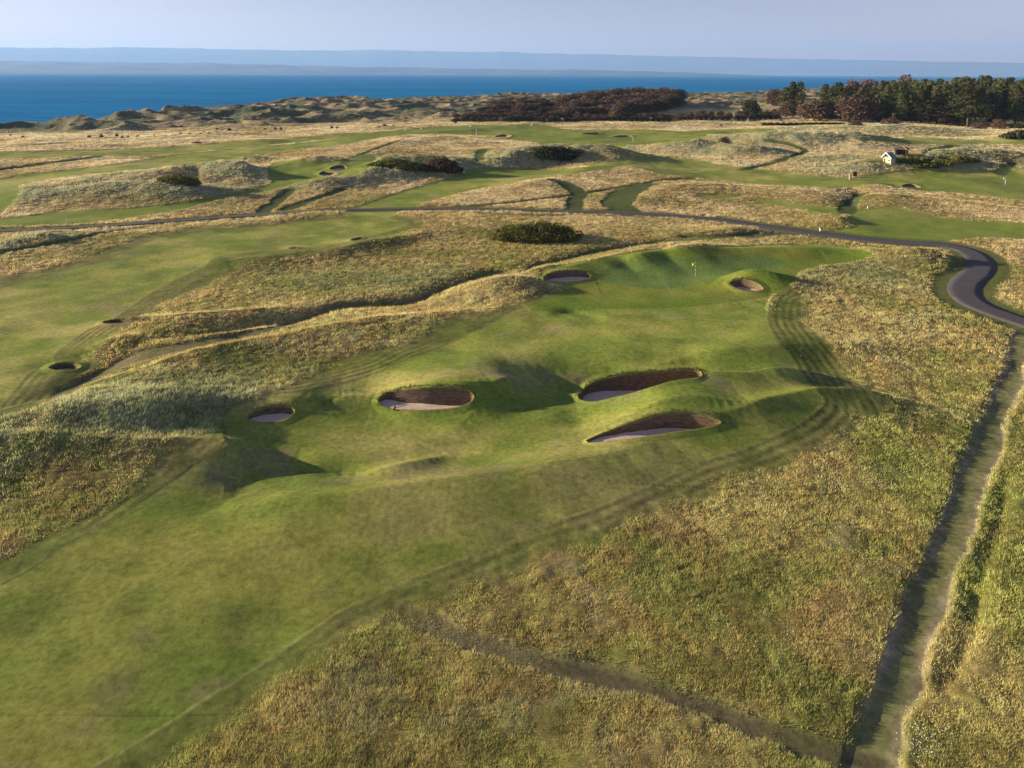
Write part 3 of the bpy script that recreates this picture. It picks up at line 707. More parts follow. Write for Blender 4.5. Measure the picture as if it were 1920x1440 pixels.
# ------------------------------------------------------------------ bunkers
def offset_poly(W, d):
    t = np.roll(W, -1, 0) - np.roll(W, 1, 0); t /= np.hypot(t[:, 0], t[:, 1])[:, None] + 1e-9
    nrm = np.stack([t[:, 1], -t[:, 0]], 1)        # outward for a counter-clockwise outline
    Q = W + nrm * (np.asarray(d)[..., None] if np.ndim(d) else d)
    for _ in range(3 if np.max(d) > .12 and np.ptp(W[:, 0]) > 4 and W[:, 1].mean() < 150 else 0): Q = (np.roll(Q, 1, 0) + 2 * Q + np.roll(Q, -1, 0)) / 4
    return Q
for B in bunkers:
    W = B['W']; N = len(W); fz = B['fz']; m_ = B['m']
    cen = W.mean(0)
    root = empty('bunker', (cen[0], cen[1], fz)); B['root'] = root; B['cen'] = cen
    tag(root, B['lab'], 'bunker', 'bunkers of the links')
    H0 = height(W[:, 0], W[:, 1])
    size = math.sqrt(abs(0.5 * np.sum(W[:, 0] * np.roll(W[:, 1], -1) - W[:, 1] * np.roll(W[:, 0], -1))))
    def shrink(f): return cen + (W - cen) * f
    def ring(P, zz): return np.concatenate([P - cen, (np.asarray(zz) * np.ones(N))[:, None] - fz], 1)
    # sand: concentric rings, a little raised to the edge, raked waves
    rings = []; fr = [1.0, .93, .84, .7, .5, .3, .12]
    jag = .03 * size ** .5 * vn(np.arange(N) * .9, np.zeros(N), 4)
    for f in fr:
        P = shrink(f)
        zz = fz + .22 * (f ** 4) * np.minimum(1, np.maximum(0, H0 - fz)) + .03 * vn(P[:, 0] * 1.5, P[:, 1] * 1.5, 7)
        rings.append(ring(P, zz))
    Vs = np.concatenate(rings + [np.array([[0, 0, .0]])])
    Fq = [(a * N + j, a * N + (j + 1) % N, (a + 1) * N + (j + 1) % N, (a + 1) * N + j) for a in range(len(fr) - 1) for j in range(N)]
    tri = [((len(fr) - 1) * N + j, (len(fr) - 1) * N + (j + 1) % N, len(fr) * N) for j in range(N)]
    me = bpy.data.meshes.new('sand'); me.from_pydata(Vs.tolist(), [], Fq + tri); me.materials.append(M_SAND)
    me.polygons.foreach_set('use_smooth', [True] * len(me.polygons)); me.update(); obj('sand', me, root)
    # wall of stacked turf
    lay = []
    nl = 9
    for a in range(nl + 1):
        u = a / nl
        P = offset_poly(W, -.02 - .20 * min(1, size / 4) * (1 - u) + .035 * vn(np.arange(N) * 1.7, np.full(N, a * 1.3), 12))
        zz = (fz - .15) * (1 - u) + (H0 + .05) * u + (.03 * vn(np.arange(N) * 1.1, np.zeros(N), 14) if a == nl else 0)
        lay.append(ring(P, zz))
    Vw = np.concatenate(lay)
    Fw = np.array([(a * N + j, (a + 1) * N + j, (a + 1) * N + (j + 1) % N, a * N + (j + 1) % N) for a in range(nl) for j in range(N)])
    obj('turf_wall', mesh_np('turf_wall', Vw, Fw, M_TURFWALL), root)
    # grass lip laid over the edge
    lip = []; albs = []; lg = []
    for off, dz in ((-.04, -.10), (-.05, .05), (.03, .09), (.14, .05), (m_ + .25 + .003 * B['r'], .03), (m_ + .45 + .006 * B['r'], -.12)):
        P = offset_poly(W, off + .02 * vn(np.arange(N) * 1.3, np.full(N, off * 9), 15))
        hz, mr_, zn_ = height(P[:, 0], P[:, 1], True)
        if off < 0: hz = H0
        c_, l_, mm_, _r = cover(P[:, 0], P[:, 1], (mr_, zn_))
        lf = .13 * l_ + .05 * mm_['semi'] * (1 - l_) if off > 0 else 0
        lip.append(ring(P, hz + dz + lf)); albs.append(c_ if off > .1 else c_ * .5 + np.array([.16, .135, .06]) * .5); lg.append(l_)
    K = len(lip)
    Fl = np.array([(a * N + j, a * N + (j + 1) % N, (a + 1) * N + (j + 1) % N, (a + 1) * N + j) for a in range(K - 1) for j in range(N)])[:, ::-1]
    obj('grass_lip', mesh_np('grass_lip', np.concatenate(lip), Fl, M_GROUND, {'albedo': np.concatenate(albs), 'longgrass': np.concatenate(lg)}), root)
def fringe(B, g):
    W = B['W']; N = len(W); seg = np.hypot(*(np.roll(W, -1, 0) - W).T); per = seg.sum(); n = int(per * 26)
    cs = np.concatenate([[0], np.cumsum(seg)]); u = g.random(n) * per; j = np.clip(np.searchsorted(cs, u) - 1, 0, N - 1)
    p = W[j] + (np.roll(W, -1, 0)[j] - W[j]) * ((u - cs[j]) / seg[j])[:, None]
    t = np.roll(W, -1, 0)[j] - W[j]; t /= np.hypot(t[:, 0], t[:, 1])[:, None] + 1e-9
    p = p + np.stack([t[:, 1], -t[:, 0]], 1) * (g.random(n) * .34 - .06)[:, None]
    back = sm((p[:, 1] - B['cen'][1]) / (np.ptp(W[:, 1]) * .5), -.2, .5)
    z = height(p[:, 0], p[:, 1]) + .04; h = (.05 + .16 * back) * (.5 + g.random(n)); w = .0011 * B['r'] * .6
    a = g.random(n) * PI; c = np.array([.24, .20, .085]) * (.6 + .8 * g.random(n))[:, None]
    c = np.where((g.random(n) < .35)[:, None], np.array([.15, .18, .06]), c)
    P3 = np.concatenate([p - B['cen'], (z - B['fz'])[:, None]], 1); dx = np.stack([np.cos(a) * w, np.sin(a) * w, a * 0], 1)
    tip = P3 + np.stack([g.normal(size=n) * .06 + .03, g.normal(size=n) * .06, h], 1)
    V = np.stack([P3 - dx, P3 + dx, tip], 1).reshape(-1, 3)
    return mesh_np('fringe_grass', V, np.arange(len(V)).reshape(-1, 3), M_BLADE, {'albedo': np.repeat(c, 3, 0)}, smooth=False)
for B in bunkers:
    if B['r'] < 150: tag(obj('fringe_grass', fringe(B, np.random.default_rng(int(B['r'] * 10))), B['root']), kind='stuff')
print('bunkers built', round(time.time() - T0, 1))

# ------------------------------------------------------------------ long grass tufts
BLADE_GAIN = 1.45
def tufts(name, n_try, r0, r1, th0, th1, blades, hgt, wfac, seed, dens=lambda l: l):
    g = np.random.default_rng(seed)
    r = r0 * (r1 / r0) ** g.random(n_try); t = R(1) * (th0 + (th1 - th0) * g.random(n_try))
    x = r * np.sin(t); y = r * np.cos(t)
    z, mar, zone = height(x, y, True)
    c, l, mk, rd = cover(x, y, (mar, zone))
    keep = (g.random(n_try) < dens(l)) & (rd > ROADW + .4)
    for B in bunkers:
        W = B['W']
        k = np.nonzero(keep & (np.abs(x - W[:, 0].mean()) < 14) & (np.abs(y - W[:, 1].mean()) < 14))[0]
        if len(k):
            d, s, tt, ins = segdist(x[k], y[k], W, True); keep[k[ins | (d < .3)]] = False
    x, y, z, r, c, l, mar, zone = [q[keep] for q in (x, y, z, r, c, l, mar, zone)]
    n = len(x)
    zb = z + .13 * l - .06
    hh = hgt * (.65 + .7 * g.random(n)) * (.45 + .55 * l) * (1 + .45 * mar) * (1 + .25 * vn(x / 2.5, y / 2.5, 99)) * np.clip(r / 80, .85, 1.15)
    # per-tuft colour: dry heads and green clumps
    v = g.random(n)
    fd = 1 - .65 * sm(r, 70, 200)
    lum = c.mean(1, keepdims=True); c = lum + (c - lum) * .84
    c = c * ((3.1 - 1.0 * sm(r, 60, 170)) * (1 + .24 * fd * (2 * g.random(n) - 1)))[:, None] * np.array([1.0, 1.0, .96])
    dry = (v > .55 + .3 * sm(r, 80, 200))[:, None]; c = np.where(dry, c * np.array([1.22, 1.12, 1.02]) + np.array([.02, .017, .008]), c)
    grn = (v < .25 - .2 * sm(r, 80, 200))[:, None]; c = np.where(grn, c * np.array([.80, .94, .80]), c)
    bw = wfac * r
    B_ = blades
    ang = g.random((n, B_)) * 2 * PI; lean = .25 + .75 * g.random((n, B_)); sp = (.10 + .0016 * r)[:, None] * (.2 + g.random((n, B_)))
    # a light wind from the left bends them the same way
    bx = x[:, None] + np.cos(ang) * sp; by = y[:, None] + np.sin(ang) * sp
    h = hh[:, None] * (.6 + .6 * g.random((n, B_)))
    tx = bx + np.cos(ang) * lean * h * .7 + .18 * h; ty = by + np.sin(ang) * lean * h * .7
    fa = g.random((n, B_)) * PI
    wx = np.cos(fa) * bw[:, None] * .5; wy = np.sin(fa) * bw[:, None] * .5
    z0 = np.broadcast_to(zb[:, None], bx.shape); zt = z0 + h
    V = np.stack([np.stack([bx - wx, by - wy, z0], -1), np.stack([bx + wx, by + wy, z0], -1), np.stack([tx, ty, zt], -1)], 2).reshape(-1, 3)
    Fc = np.arange(len(V)).reshape(-1, 3)
    cb = np.broadcast_to(c[:, None, None, :], (n, B_, 3, 3)).copy()
    cb[:, :, 2, :] *= 1.08; cb[:, :, :2, :] *= .92
    me = mesh_np(name, V, Fc, M_BLADE, {'albedo': np.clip(cb.reshape(-1, 3), .004, .9)}, smooth=False)
    print(name, n, round(time.time() - T0, 1))
    return me
o = obj('long_grass', tufts('long_grass', 290000, 24, 480, -46, 46, 10, .215, .00080, 5, dens=lambda l: sm(l, .15, .9)))
tag(o, 'olive and tan long fescue grass standing in tufts over the unmown ground', 'grass', kind='stuff')
o = obj('semi_rough_grass', tufts('semi_rough_grass', 170000, 24, 150, -46, 46, 7, .13, .0009, 6, dens=lambda l: (l > .05) * (l < .75) * 1.0))
tag(o, 'shorter cut grass in the striped bands beside the fairways', 'grass', kind='stuff')
#@@OBJECTS@@
# ------------------------------------------------------------------ woody plants
def leaves(cent, rad, per, size, g, flatz=.6, up=.35):
    """small leaf clumps (quads) spread through blobs: cent (n,3), rad (n,3)"""
    n = len(cent) * per
    c = np.repeat(cent, per, 0); rd_ = np.repeat(rad, per, 0)
    d = g.normal(size=(n, 3)); d /= np.linalg.norm(d, axis=1)[:, None]
    p = c + d * rd_ * (.45 + .6 * g.random(n))[:, None] ** .6
    a = g.normal(size=(n, 3)); a[:, 2] *= flatz; a /= np.linalg.norm(a, axis=1)[:, None]
    nn = d * .7 + g.normal(size=(n, 3)) * .6 + np.array([0, 0, up])
    b = np.cross(nn, a); b /= np.linalg.norm(b, axis=1)[:, None] + 1e-9
    s = size * (.55 + .9 * g.random(n))[:, None]
    a = a * s; b = b * s * (.45 + .4 * g.random(n))[:, None]
    V = np.stack([p - a, p - b * .9, p + a, p + b], 1).reshape(-1, 3)
    return V, np.arange(n * 4).reshape(-1, 4)
def tree_thing(name, trunk_mb, VF, mat, bark, crown='crown', trunk='trunk'):
    root = empty(name, (0, 0, 0))
    if trunk_mb is not None: trunk_mb.build(trunk, bark, root, smooth=True)
    obj(crown, mesh_np(crown, VF[0], VF[1], mat, smooth=False), root)
    return root
def make_pine(seed, H=24, Rm=4.2, mat=None, low=.22, skew=0.0):
    g = np.random.default_rng(seed)
    mb = MB()
    sx, sy = g.normal(size=2) * .5
    P = [(0, 0, -1), (sx * .3, sy * .3, H * .35), (sx, sy, H * .7), (sx * .8 + skew, sy * .8, H * .97)]
    mb.tube(P, [.42, .32, .2, .04], 7)
    C = []; Rr = []
    nb = 40
    for i in range(nb):
        u = low + (1 - low) * ((i + g.random()) / nb) ** .9
        z = u * H * .96
        prof = (math.sin(min(1, (1 - u) * 1.35 + .06) * PI / 2)) * (1 if u > low + .12 else .75)
        ln = Rm * prof * (.45 + .65 * g.random())
        an = i * 2.4 + g.random() * 1.2
        tx, ty = sx * u + math.cos(an) * ln, sy * u + math.sin(an) * ln
        mb.tube([(sx * u, sy * u, z - .8), (tx * .6 + sx * u * .4, ty * .6 + sy * u * .4, z - .2), (tx, ty, z + .3)], [.11, .07, .02], 5)
        w = 1.3 + 1.5 * prof * g.random() + .2
        C.append((tx * .85, ty * .85, z + .3)); Rr.append((w, w, w * .38))
        if g.random() < .6:
            C.append((tx * .4, ty * .4, z + .5)); Rr.append((w * .8, w * .8, w * .5))
    C.append((sx * .8 + skew, sy * .8, H * .96)); Rr.append((.8, .8, 1.1))
    return tree_thing('pine_tree', mb, leaves(np.array(C), np.array(Rr), 52, .40, g), mat or M_PINE, M_BARK)
def make_round(seed, name='broadleaf_tree', H=14, Rm=6.5, mat=None, bark=None, nb=52, per=44, leaf=.45, low=.12, trunk='trunk', wind=0.0, clump=1.0):
    g = np.random.default_rng(seed)
    mb = MB()
    C = []; Rr = []
    mb.tube([(0, 0, -1), (0.1, 0, H * .25), (wind * .3, 0, H * .45)], [.05 * Rm, .04 * Rm, .025 * Rm], 7)
    for i in range(nb):
        # blobs over a lumpy dome
        v = (i + .5) / nb; an = i * 2.39996
        el = math.asin(max(-1, min(1, v * 1.12 - .12)))
        k = (.72 + .28 * g.random())
        x = math.cos(an) * math.cos(el) * Rm * k * .86; y = math.sin(an) * math.cos(el) * Rm * k * .86
        z = H * (low + .12) + math.sin(el) * H * (.74 - low) * k
        x += wind * max(0, z / H)
        w = clump * Rm * (.20 + .13 * g.random())
        C.append((x, y, z)); Rr.append((w, w, w * .75))
        if i % 3 == 0: mb.tube([(wind * .2, 0, H * .3), (x * .55, y * .55, z * .6 + H * .1), (x * .92, y * .92, z)], [.018 * Rm, .011 * Rm, .004 * Rm], 5)
        if i % 2 == 0:
            C.append((x * .55, y * .55, z * .85)); Rr.append((w, w, w * .8))
    return tree_thing(name, mb, leaves(np.array(C), np.array(Rr), per, leaf, g), mat or M_RUST, bark or M_BARK, trunk=trunk)

def spot(px, py):
    x, y = flat(px, py, 0.0); x, y = float(x[0]), float(y[0]); return x, y, h1(x, y)
def top_h(x, y, z, px, py):
    """height that brings a plant at x, y up to the sight line of a pixel row"""
    d = ray([px], [py]); return CAMH + d[2][0] * math.hypot(x, y) / math.hypot(d[0][0], d[1][0]) - z
PXM = lambda x, y: y / F
first = set()
def place(proto, kids, x, y, z, h, baseh, wid, rz, label, cat, group):
    if proto.name not in first: first.add(proto.name); c = proto
    else: c = copy_tree(proto, kids)
    c.location = (x, y, z - .1); s = h / baseh
    c.scale = (wid, wid, s); c.rotation_euler = (0, 0, rz)
    tag(c, label, cat, group); return c
def protos(lst): return [(p, kidmap(p)) for p in lst]
ORD = ['first','second','third','fourth','fifth','sixth','seventh','eighth','ninth','tenth','eleventh','twelfth','thirteenth','fourteenth','fifteenth','sixteenth','seventeenth','eighteenth','nineteenth','twentieth']
ORD += ['twenty-' + o for o in ORD[:9]] + ['thirtieth'] + ['thirty-' + o for o in ORD[:9]] + ['fortieth'] + ['forty-' + o for o in ORD[:9]] + ['fiftieth'] + ['fifty-' + o for o in ORD[:9]]
g = np.random.default_rng(77)
PINES = protos([make_pine(s, 24, r_, low=l_) for s, r_, l_ in ((1, 5.6, .14), (2, 4.8, .22), (3, 6.2, .10), (4, 4.6, .16), (5, 6.4, .26), (6, 5.4, .08))])
TOPF = [(1440,176),(1470,166),(1486,153),(1500,151),(1515,168),(1532,172),(1545,158),(1556,154),(1566,168),(1576,153),(1590,160),(1612,155),(1640,153),(1665,149),(1690,151),(1720,147),(1760,147),(1800,144),(1850,141),(1900,145),(1960,150),(2100,152)]
tfx = [p[0] for p in TOPF]; tfy = [p[1] for p in TOPF]
def front_y(px): return np.interp(px, [1450, 1560, 1700, 1850, 2000], [224, 229, 233, 236, 240])
plist = []
for px in (1474, 1487, 1501, 1548, 1560, 1577, 1592): plist.append((px, float(front_y(px)) - 4, 0, float(np.interp(px, tfx, tfy)), 1))
for row, (dy, amp, drop) in enumerate([(0, 26, 12), (-5, 18, 6), (-10, 12, 2), (-15, 8, 0), (-20, 8, 0), (-26, 6, -1)]):
    px = 1604 + row * 9 if row < 3 else 1635 + row * 8
    while px < 2010:
        plist.append((px, float(front_y(px)) + dy + g.normal() * 1.0, row, float(np.interp(px, tfx, tfy)) + drop + abs(g.normal()) * amp * .45, 0))
        px += 17 + g.random() * 11 + row * 1.0
plist.sort(key=lambda t: t[0])
nf = nback = 0
for i, (px, py, row, ty, lone) in enumerate(plist):
    x, y, z = spot(px, py); h = max(9, min(34, top_h(x, y, z, px, ty)))
    pr = PINES[i % len(PINES)]
    if lone:
        lab = 'tall pine at the thin left end of the right-hand wood, %s from the left' % ORD[[p[0] for p in plist if p[4]].index(px)]
    elif row == 0 and px < 1930:
        lab = 'dark green pine in the front rank of the right-hand wood, %s from the left' % ORD[nf]; nf += 1
    else: lab = 'pine crown packed behind the front rank of the right-hand wood'
    place(pr[0], pr[1], x, y, z, h, 24, (.85 + .5 * g.random()) * h / 25 + .1, g.random() * 6.28, lab, 'tree', 'pines of the right-hand wood')
# copper coloured broadleaf trees and bushes
RUSTS = protos([make_round(s, 'broadleaf_tree', 14, 6.5, M_RUST, nb=n_) for s, n_ in ((21, 50), (22, 60), (23, 44), (24, 56))])
DARKS = protos([make_round(s, 'broadleaf_tree', 14, 6.5, M_DARKLEAF, nb=n_) for s, n_ in ((31, 50), (32, 56))])
def put(pr, px, py, ty, wpx, label, cat='tree', group=None, bh=14, br=6.5, rz=None):
    x, y, z = spot(px, py); h = max(.8, top_h(x, y, z, px, ty))
    return place(pr[0], pr[1], x, y, z, h * 1.12, bh, wpx * PXM(x, y) / (2 * br), (g.random() * 6.28 if rz is None else rz), label, cat, group)
for k, (px, py, ty, wpx, lab) in enumerate([
    (1477, 223, 190, 42, 'small copper tree at the left end of the right-hand wood'),
    (1527, 228, 184, 66, 'large round copper tree in front of the pines, the biggest of its colour'),
    (1598, 231, 178, 62, 'brown copper tree standing before the pines right of the big round one'),
    (1562, 228, 200, 26, 'low brown tree between the two large copper trees'),
    (1700, 231, 205, 44, 'low copper tree against the pines behind the dark hedge bank'),
    (1766, 234, 198, 40, 'brownish tree in the gap of pale trunks in the right-hand wood'),
    (1636, 231, 180, 44, 'brown-leaved tree among the front pines, left one of two'),
    (1728, 233, 186, 40, 'brown-leaved tree among the front pines, right one of two'),
    (1454, 200, 166, 40, 'spreading bare-looking brown tree alone left of the right-hand wood, farther off'),
    (1600, 206, 146, 40, 'far rusty tree rising over the pines, left of three'),
    (1630, 205, 144, 44, 'far rusty tree rising over the pines, middle of three'),
    (1652, 204, 149, 36, 'far rusty tree rising over the pines, right of three'),
    (1697, 206, 140, 46, 'far dark copper tree topping the skyline of the right-hand wood')]):
    put(RUSTS[k % 4], px, py, ty, wpx, lab, 'tree', 'copper trees by the right-hand wood')
put(DARKS[0], 1553, 226, 186, 34, 'dark green round tree tucked behind the large copper tree')
put(DARKS[1], 1650, 231, 196, 42, 'bushy mid-height green tree at the foot of the pines')
put(DARKS[0], 1800, 235, 204, 34, 'bushy dark tree under the pines left of the pale post')
put(DARKS[1], 1408, 220, 184, 36, 'lone dark tree left of the right-hand wood')
# the middle wood
MT = [(866,214),(880,206),(900,191),(930,184),(960,183),(990,179),(1015,182),(1035,190),(1052,178),(1080,172),(1110,168),(1150,164),(1190,161),(1215,164),(1235,162),(1262,161),(1278,172)]
mtx = [p[0] for p in MT]; mty = [p[1] for p in MT]
mlist = []
for row, dy in enumerate((0, -3.5, -7, -11, -15)):
    px = 880 + row * 16
    while px < 1276 - max(0, 2 - row) * 30:
        mlist.append((px, row, dy)); px += 19 + 9 * g.random()
mlist.sort(); nfm = 0
for i, (px, row, dy) in enumerate(mlist):
    by = np.interp(px, [870, 1000, 1280], [224, 221, 212]) + dy
    ty = np.interp(px, mtx, mty) + max(0, 3.2 - row) * (7.0 + 3 * g.random())
    if row == 0: lab = 'rust-brown tree on the near edge of the middle wood, %s from the left' % ORD[nfm]; nfm += 1
    else: lab = 'rust-brown crown within the middle wood behind its near edge'
    dark = g.random() < .22
    if dark and row: lab = 'dark crown within the middle wood behind its near edge'
    put((DARKS if dark else RUSTS)[i % (2 if dark else 4)], px, by, min(ty, by - 12), 36 + 14 * g.random(), lab if not dark or row else lab.replace('rust-brown', 'dark'), 'tree', 'trees of the middle wood' if not dark else 'dark trees of the middle wood')
put(RUSTS[1], 1157, 224, 196, 30, 'small copper tree standing alone before the middle wood')
put(RUSTS[2], 1085, 226, 208, 20, 'low copper shrub before the middle of the wood')
put(DARKS[0], 1016, 222, 199, 22, 'small olive tree at the front of the middle wood')
# bushes
def make_bush(seed, mat, name='bush', H=3, Rm=2.2, nb=30, per=40, leaf=.16): return make_round(seed, name, H, Rm, mat, nb=nb, per=per, leaf=leaf, low=.04, trunk='stem', clump=1.15)
BR = protos([make_bush(s, M_RUST) for s in (41, 42)]); BD = protos([make_bush(s, M_DARKLEAF) for s in (43, 44, 45)]); BS = protos([make_bush(s, M_SCRUB) for s in (46, 47, 48)])
DOTS = [(20,254,4,3),(43,261,6,5),(167,258,7,5),(190,257,8,6),(219,254,6,4),(229,257,5,3),(240,257,4,4),(258,258,7,5),(289,256,4,2),(338,255,7,4),(356,255,7,4),(376,255,7,5),(382,250,5,4),(392,254,6,4),(406,251,4,3),(407,243,5,4),(430,245,8,5),(479,244,3,3),(497,244,6,4),(516,243,6,5),(527,243,6,5),(622,241,6,5),(632,241,6,4),(711,241,6,5),(721,238,10,6),(738,238,5,4),(780,232,3,2),(854,231,7,5),(898,232,4,3),(958,232,4,2),(1130,232,5,3),(1352,236,6,3),(1465,228,5,3),(803,187,5,3),(775,203,4,3),(690,221,4,3),(340,238,5,4),(500,207,5,3)]
for k, (px, py, w_, h_) in enumerate(sorted(DOTS)):
    pr = (BD[k % 3] if k % 3 else BR[k % 2])
    put(pr, px, py, py - h_, w_, 'small dark bush by the dune edge, %s scattered one from the left' % ORD[k], 'bush', 'scattered bushes along the dunes', 3, 2.2)
nsc = 0; px = 858
while px < 1452:
    for row, dy in ((0, 0), (1, -5)):
        by = np.interp(px, [850, 950, 1100, 1280, 1450], [226, 229, 228, 227, 225]) + dy
        hh = np.interp(px, [850, 950, 1280, 1320, 1450], [8, 12, 11, 14, 16]) * (.7 + .5 * g.random())
        lab = ('scrub bush in front row of the hedge below the middle wood, %s from left' % ORD[min(nsc, 58)]) if row == 0 else 'scrub bush in the second row of the hedge line'
        pr = [BS, BD, BS, BR][int(g.random() * 4)]
        pr = pr[int(g.random() * len(pr))]
        put(pr, px + g.normal() * 2, by, by - hh, 17 + 5 * g.random(), lab, 'bush', 'scrub hedge below the middle wood', 3, 2.2)
    nsc += 1; px += 11.5 + g.random() * 4
px = 1434; k = 0
while px < 1582:
    put(BD[k % 3], px, 234, 229, 16, 'dark low bush in the hedge bank before the copper trees, %s from the left' % ORD[k], 'bush', 'dark hedge bank', 3, 2.2); px += 12; k += 1
for k, (px, py, ty, w_, pr, lab) in enumerate([
    (1440, 224, 206, 26, BD[0], 'dark rounded bush beside the lone dark tree'),
    (1605, 238, 225, 28, BR[0], 'brown bush at the forest edge, below the second copper tree'),
    (1669, 236, 222, 38, BR[1], 'wide reddish bush at the forest edge above the pale mound'),
    (1742, 235, 229, 17, BR[0], 'small brown bush at the forest edge among dark trunks'),
    (1835, 240, 230, 26, BR[1], 'brown bush below the pale post at the forest edge'),
    (1871, 239, 222, 24, BR[0], 'pointed reddish bush near the right end of the forest edge'),
    (1905, 240, 230, 24, BD[1], 'dark green bush near the right end of the forest edge'),
    (1358, 277, 255, 26, BR[1], 'round dark brown bush alone on the shaded mound')]):
    put(pr, px, py, ty, w_, lab, 'bush', None, 3, 2.2)
# gorse thickets: one lumpy plant mass each
def gorse(seed, px0, px1, pyb, pyt, mat, label, n=26, per=190, leaf=.16, depth=.55, hk=.72):
    gg = np.random.default_rng(seed)
    cx = (px0 + px1) / 2; xx, yy = land(cx, pyb); x, y = float(xx[0]), float(yy[0]); z = h1(x, y)
    pm = PXM(x, y); Wd = (px1 - px0) * pm; y += Wd * depth * .35; z = h1(x, y)
    H = max(1.2, min((pyb - pyt) * pm * hk, Wd * .5))
    root = empty('gorse_thicket', (x, y, z))
    C = []; Rr = []; mb = MB()
    for i in range(n):
        a = i * 2.39996; rr_ = math.sqrt((i + .5) / n)
        bx = math.cos(a) * rr_ * Wd * .46; by = math.sin(a) * rr_ * Wd * .46 * depth
        hb = h1(x + bx, y + by) - z
        hh = H * (1 - .55 * rr_ ** 2) * (.72 + .38 * gg.random())
        w_ = Wd * .5 / math.sqrt(n) * (1.15 + .5 * gg.random())
        C.append((bx, by, hb + hh * .55)); Rr.append((w_, w_, hh * .52))
        mb.tube([(bx, by, hb - .3), (bx + .1, by, hb + hh * .6)], [.09, .03], 5)
    V, Fq = leaves(np.array(C), np.array(Rr), per, leaf * max(1, pm / .09), gg, 1.2, .8)
    obj('foliage', mesh_np('foliage', V, Fq, mat, smooth=False), root)
    mb.build('stem', M_BARK, root)
    tag(root, label, 'gorse', 'gorse thickets'); return root
gorse(1, 922, 1088, 456, 426, M_GORSE, 'large dark green gorse thicket in the long grass beyond the nearest green', 40, 420, .15, .5, 1.15)
gorse(2, 293, 368, 346, 320, M_GORSE, 'olive gorse thicket on the far left tall grass mound', 20, 200, .17)
gorse(3, 690, 795, 317, 291, M_GORSE, 'dull green gorse covering the left part of the central mound', 26, 200, .17)
gorse(4, 788, 862, 323, 291, M_RUST, 'brown bramble thicket right of the gorse on the central mound', 22, 220, .17)
gorse(5, 830, 852, 325, 312, M_RUST, 'small reddish bush in front of the brown bramble thicket', 8, 120, .14)
gorse(6, 998, 1088, 301, 271, M_DARKLEAF, 'dark gorse on top of the shaded mound right of the central one', 22, 200, .17)
gorse(7, 1698, 1790, 313, 297, M_GORSE, 'long low gorse thicket in front, right of the cream hut', 22, 200, .17, .4, .55)
gorse(8, 1768, 1838, 303, 289, M_GORSE, 'smaller gorse thicket behind the long one right of the hut', 16, 200, .17, .4)
gorse(9, 1884, 1945, 258, 244, M_DARKLEAF, 'dark gorse thicket on the rise at the right edge', 16, 160, .2, .4)
print('plants', round(time.time() - T0, 1))

# ------------------------------------------------------------------ small buildings
M_CREAM = simple('cream_render', (.42, .38, .28), (.50, .45, .33), 1.5, .9, .2)
M_SLATE = simple('slate_sky_tint', (.10, .16, .21), (.16, .23, .28), 2.5, .6, .3)  # blue of shade and sky reflection put into the slate colour
M_CLAD = simple('dark_brown_boards', (.075, .05, .042), (.12, .085, .07), 2.0, .85, .3)
M_DKWOOD = simple('dark_timber', (.050, .034, .028), (.085, .058, .045), 3, .85, .3)
M_LTWOOD = simple('weathered_timber', (.28, .22, .15), (.36, .29, .20), 3, .85, .3)
M_WHITE = simple('white_paint', (.75, .75, .72), (.82, .82, .8), 6, .5)
M_BLACK = simple('black_paint', (.012, .012, .014), (.02, .02, .022), 6, .5)
M_YELLOW = simple('yellow_cloth', (.72, .68, .03), (.80, .74, .05), 6, .7)
M_GREYST = simple('grey_stone', (.30, .28, .25), (.42, .40, .36), 2, .9, .3)
M_GLASS = simple('dark_window_glass', (.02, .025, .03), (.03, .035, .04), 1, .1, spec=.5)
xx, yy = land(1663, 306); x, y = float(xx[0]), float(yy[0]); z = h1(x, y); s = PXM(x, y)
hut = empty('stone_hut', (x, y, z), R(-62)); tag(hut, 'small cream hut with slate gable roof standing in the long grass', 'hut')
W2, L2, Hh, Rh = 8.0 * s, 6.6 * s, 12.0 * s, 7.5 * s
mb = MB(); t_ = .25
mb.box(-W2, W2, L2 * 2 - t_, L2 * 2, -1, Hh); mb.box(-W2, -W2 + t_, t_, L2 * 2 - t_, -1, Hh); mb.box(W2 - t_, W2, t_, L2 * 2 - t_, -1, Hh)
dw0, dw1 = -W2 * .78, -W2 * .42; dh = Hh * .72
mb.box(-W2, dw0, 0, t_, -1, Hh); mb.box(dw1, W2 * .25, 0, t_, -1, Hh); mb.box(dw0, dw1, 0, t_, dh, Hh)
mb.box(W2 * .25, W2 * .72, 0, t_, -1, Hh * .30); mb.box(W2 * .25, W2 * .72, 0, t_, Hh * .62, Hh); mb.box(W2 * .72, W2, 0, t_, -1, Hh)
mb.build('wall', M_CREAM, hut)
mb = MB(); mb.box(dw0 + .01, dw1 - .01, .10, .16, -.3, dh - .01); door = mb.build('door', M_CLAD, hut)
mb = MB(); mb.tube([(dw1 - .15, .04, dh * .45), (dw1 - .15, .10, dh * .45)], [.04, .04], 6); mb.build('handle', M_WHITE, door)
mb = MB(); x0, x1, z0, z1 = W2 * .25 + .01, W2 * .72 - .01, Hh * .30 + .01, Hh * .62 - .01
mb.box(x0, x1, .05, .11, z0, z0 + .07); mb.box(x0, x1, .05, .11, z1 - .07, z1); mb.box(x0, x0 + .07, .05, .11, z0 + .07, z1 - .07); mb.box(x1 - .07, x1, .05, .11, z0 + .07, z1 - .07)
win = mb.build('window', M_WHITE, hut)
mb = MB(); mb.box(x0 + .07, x1 - .07, .07, .09, z0 + .07, z1 - .07); mb.build('pane', M_GLASS, win)
mb = MB()
ov = .35
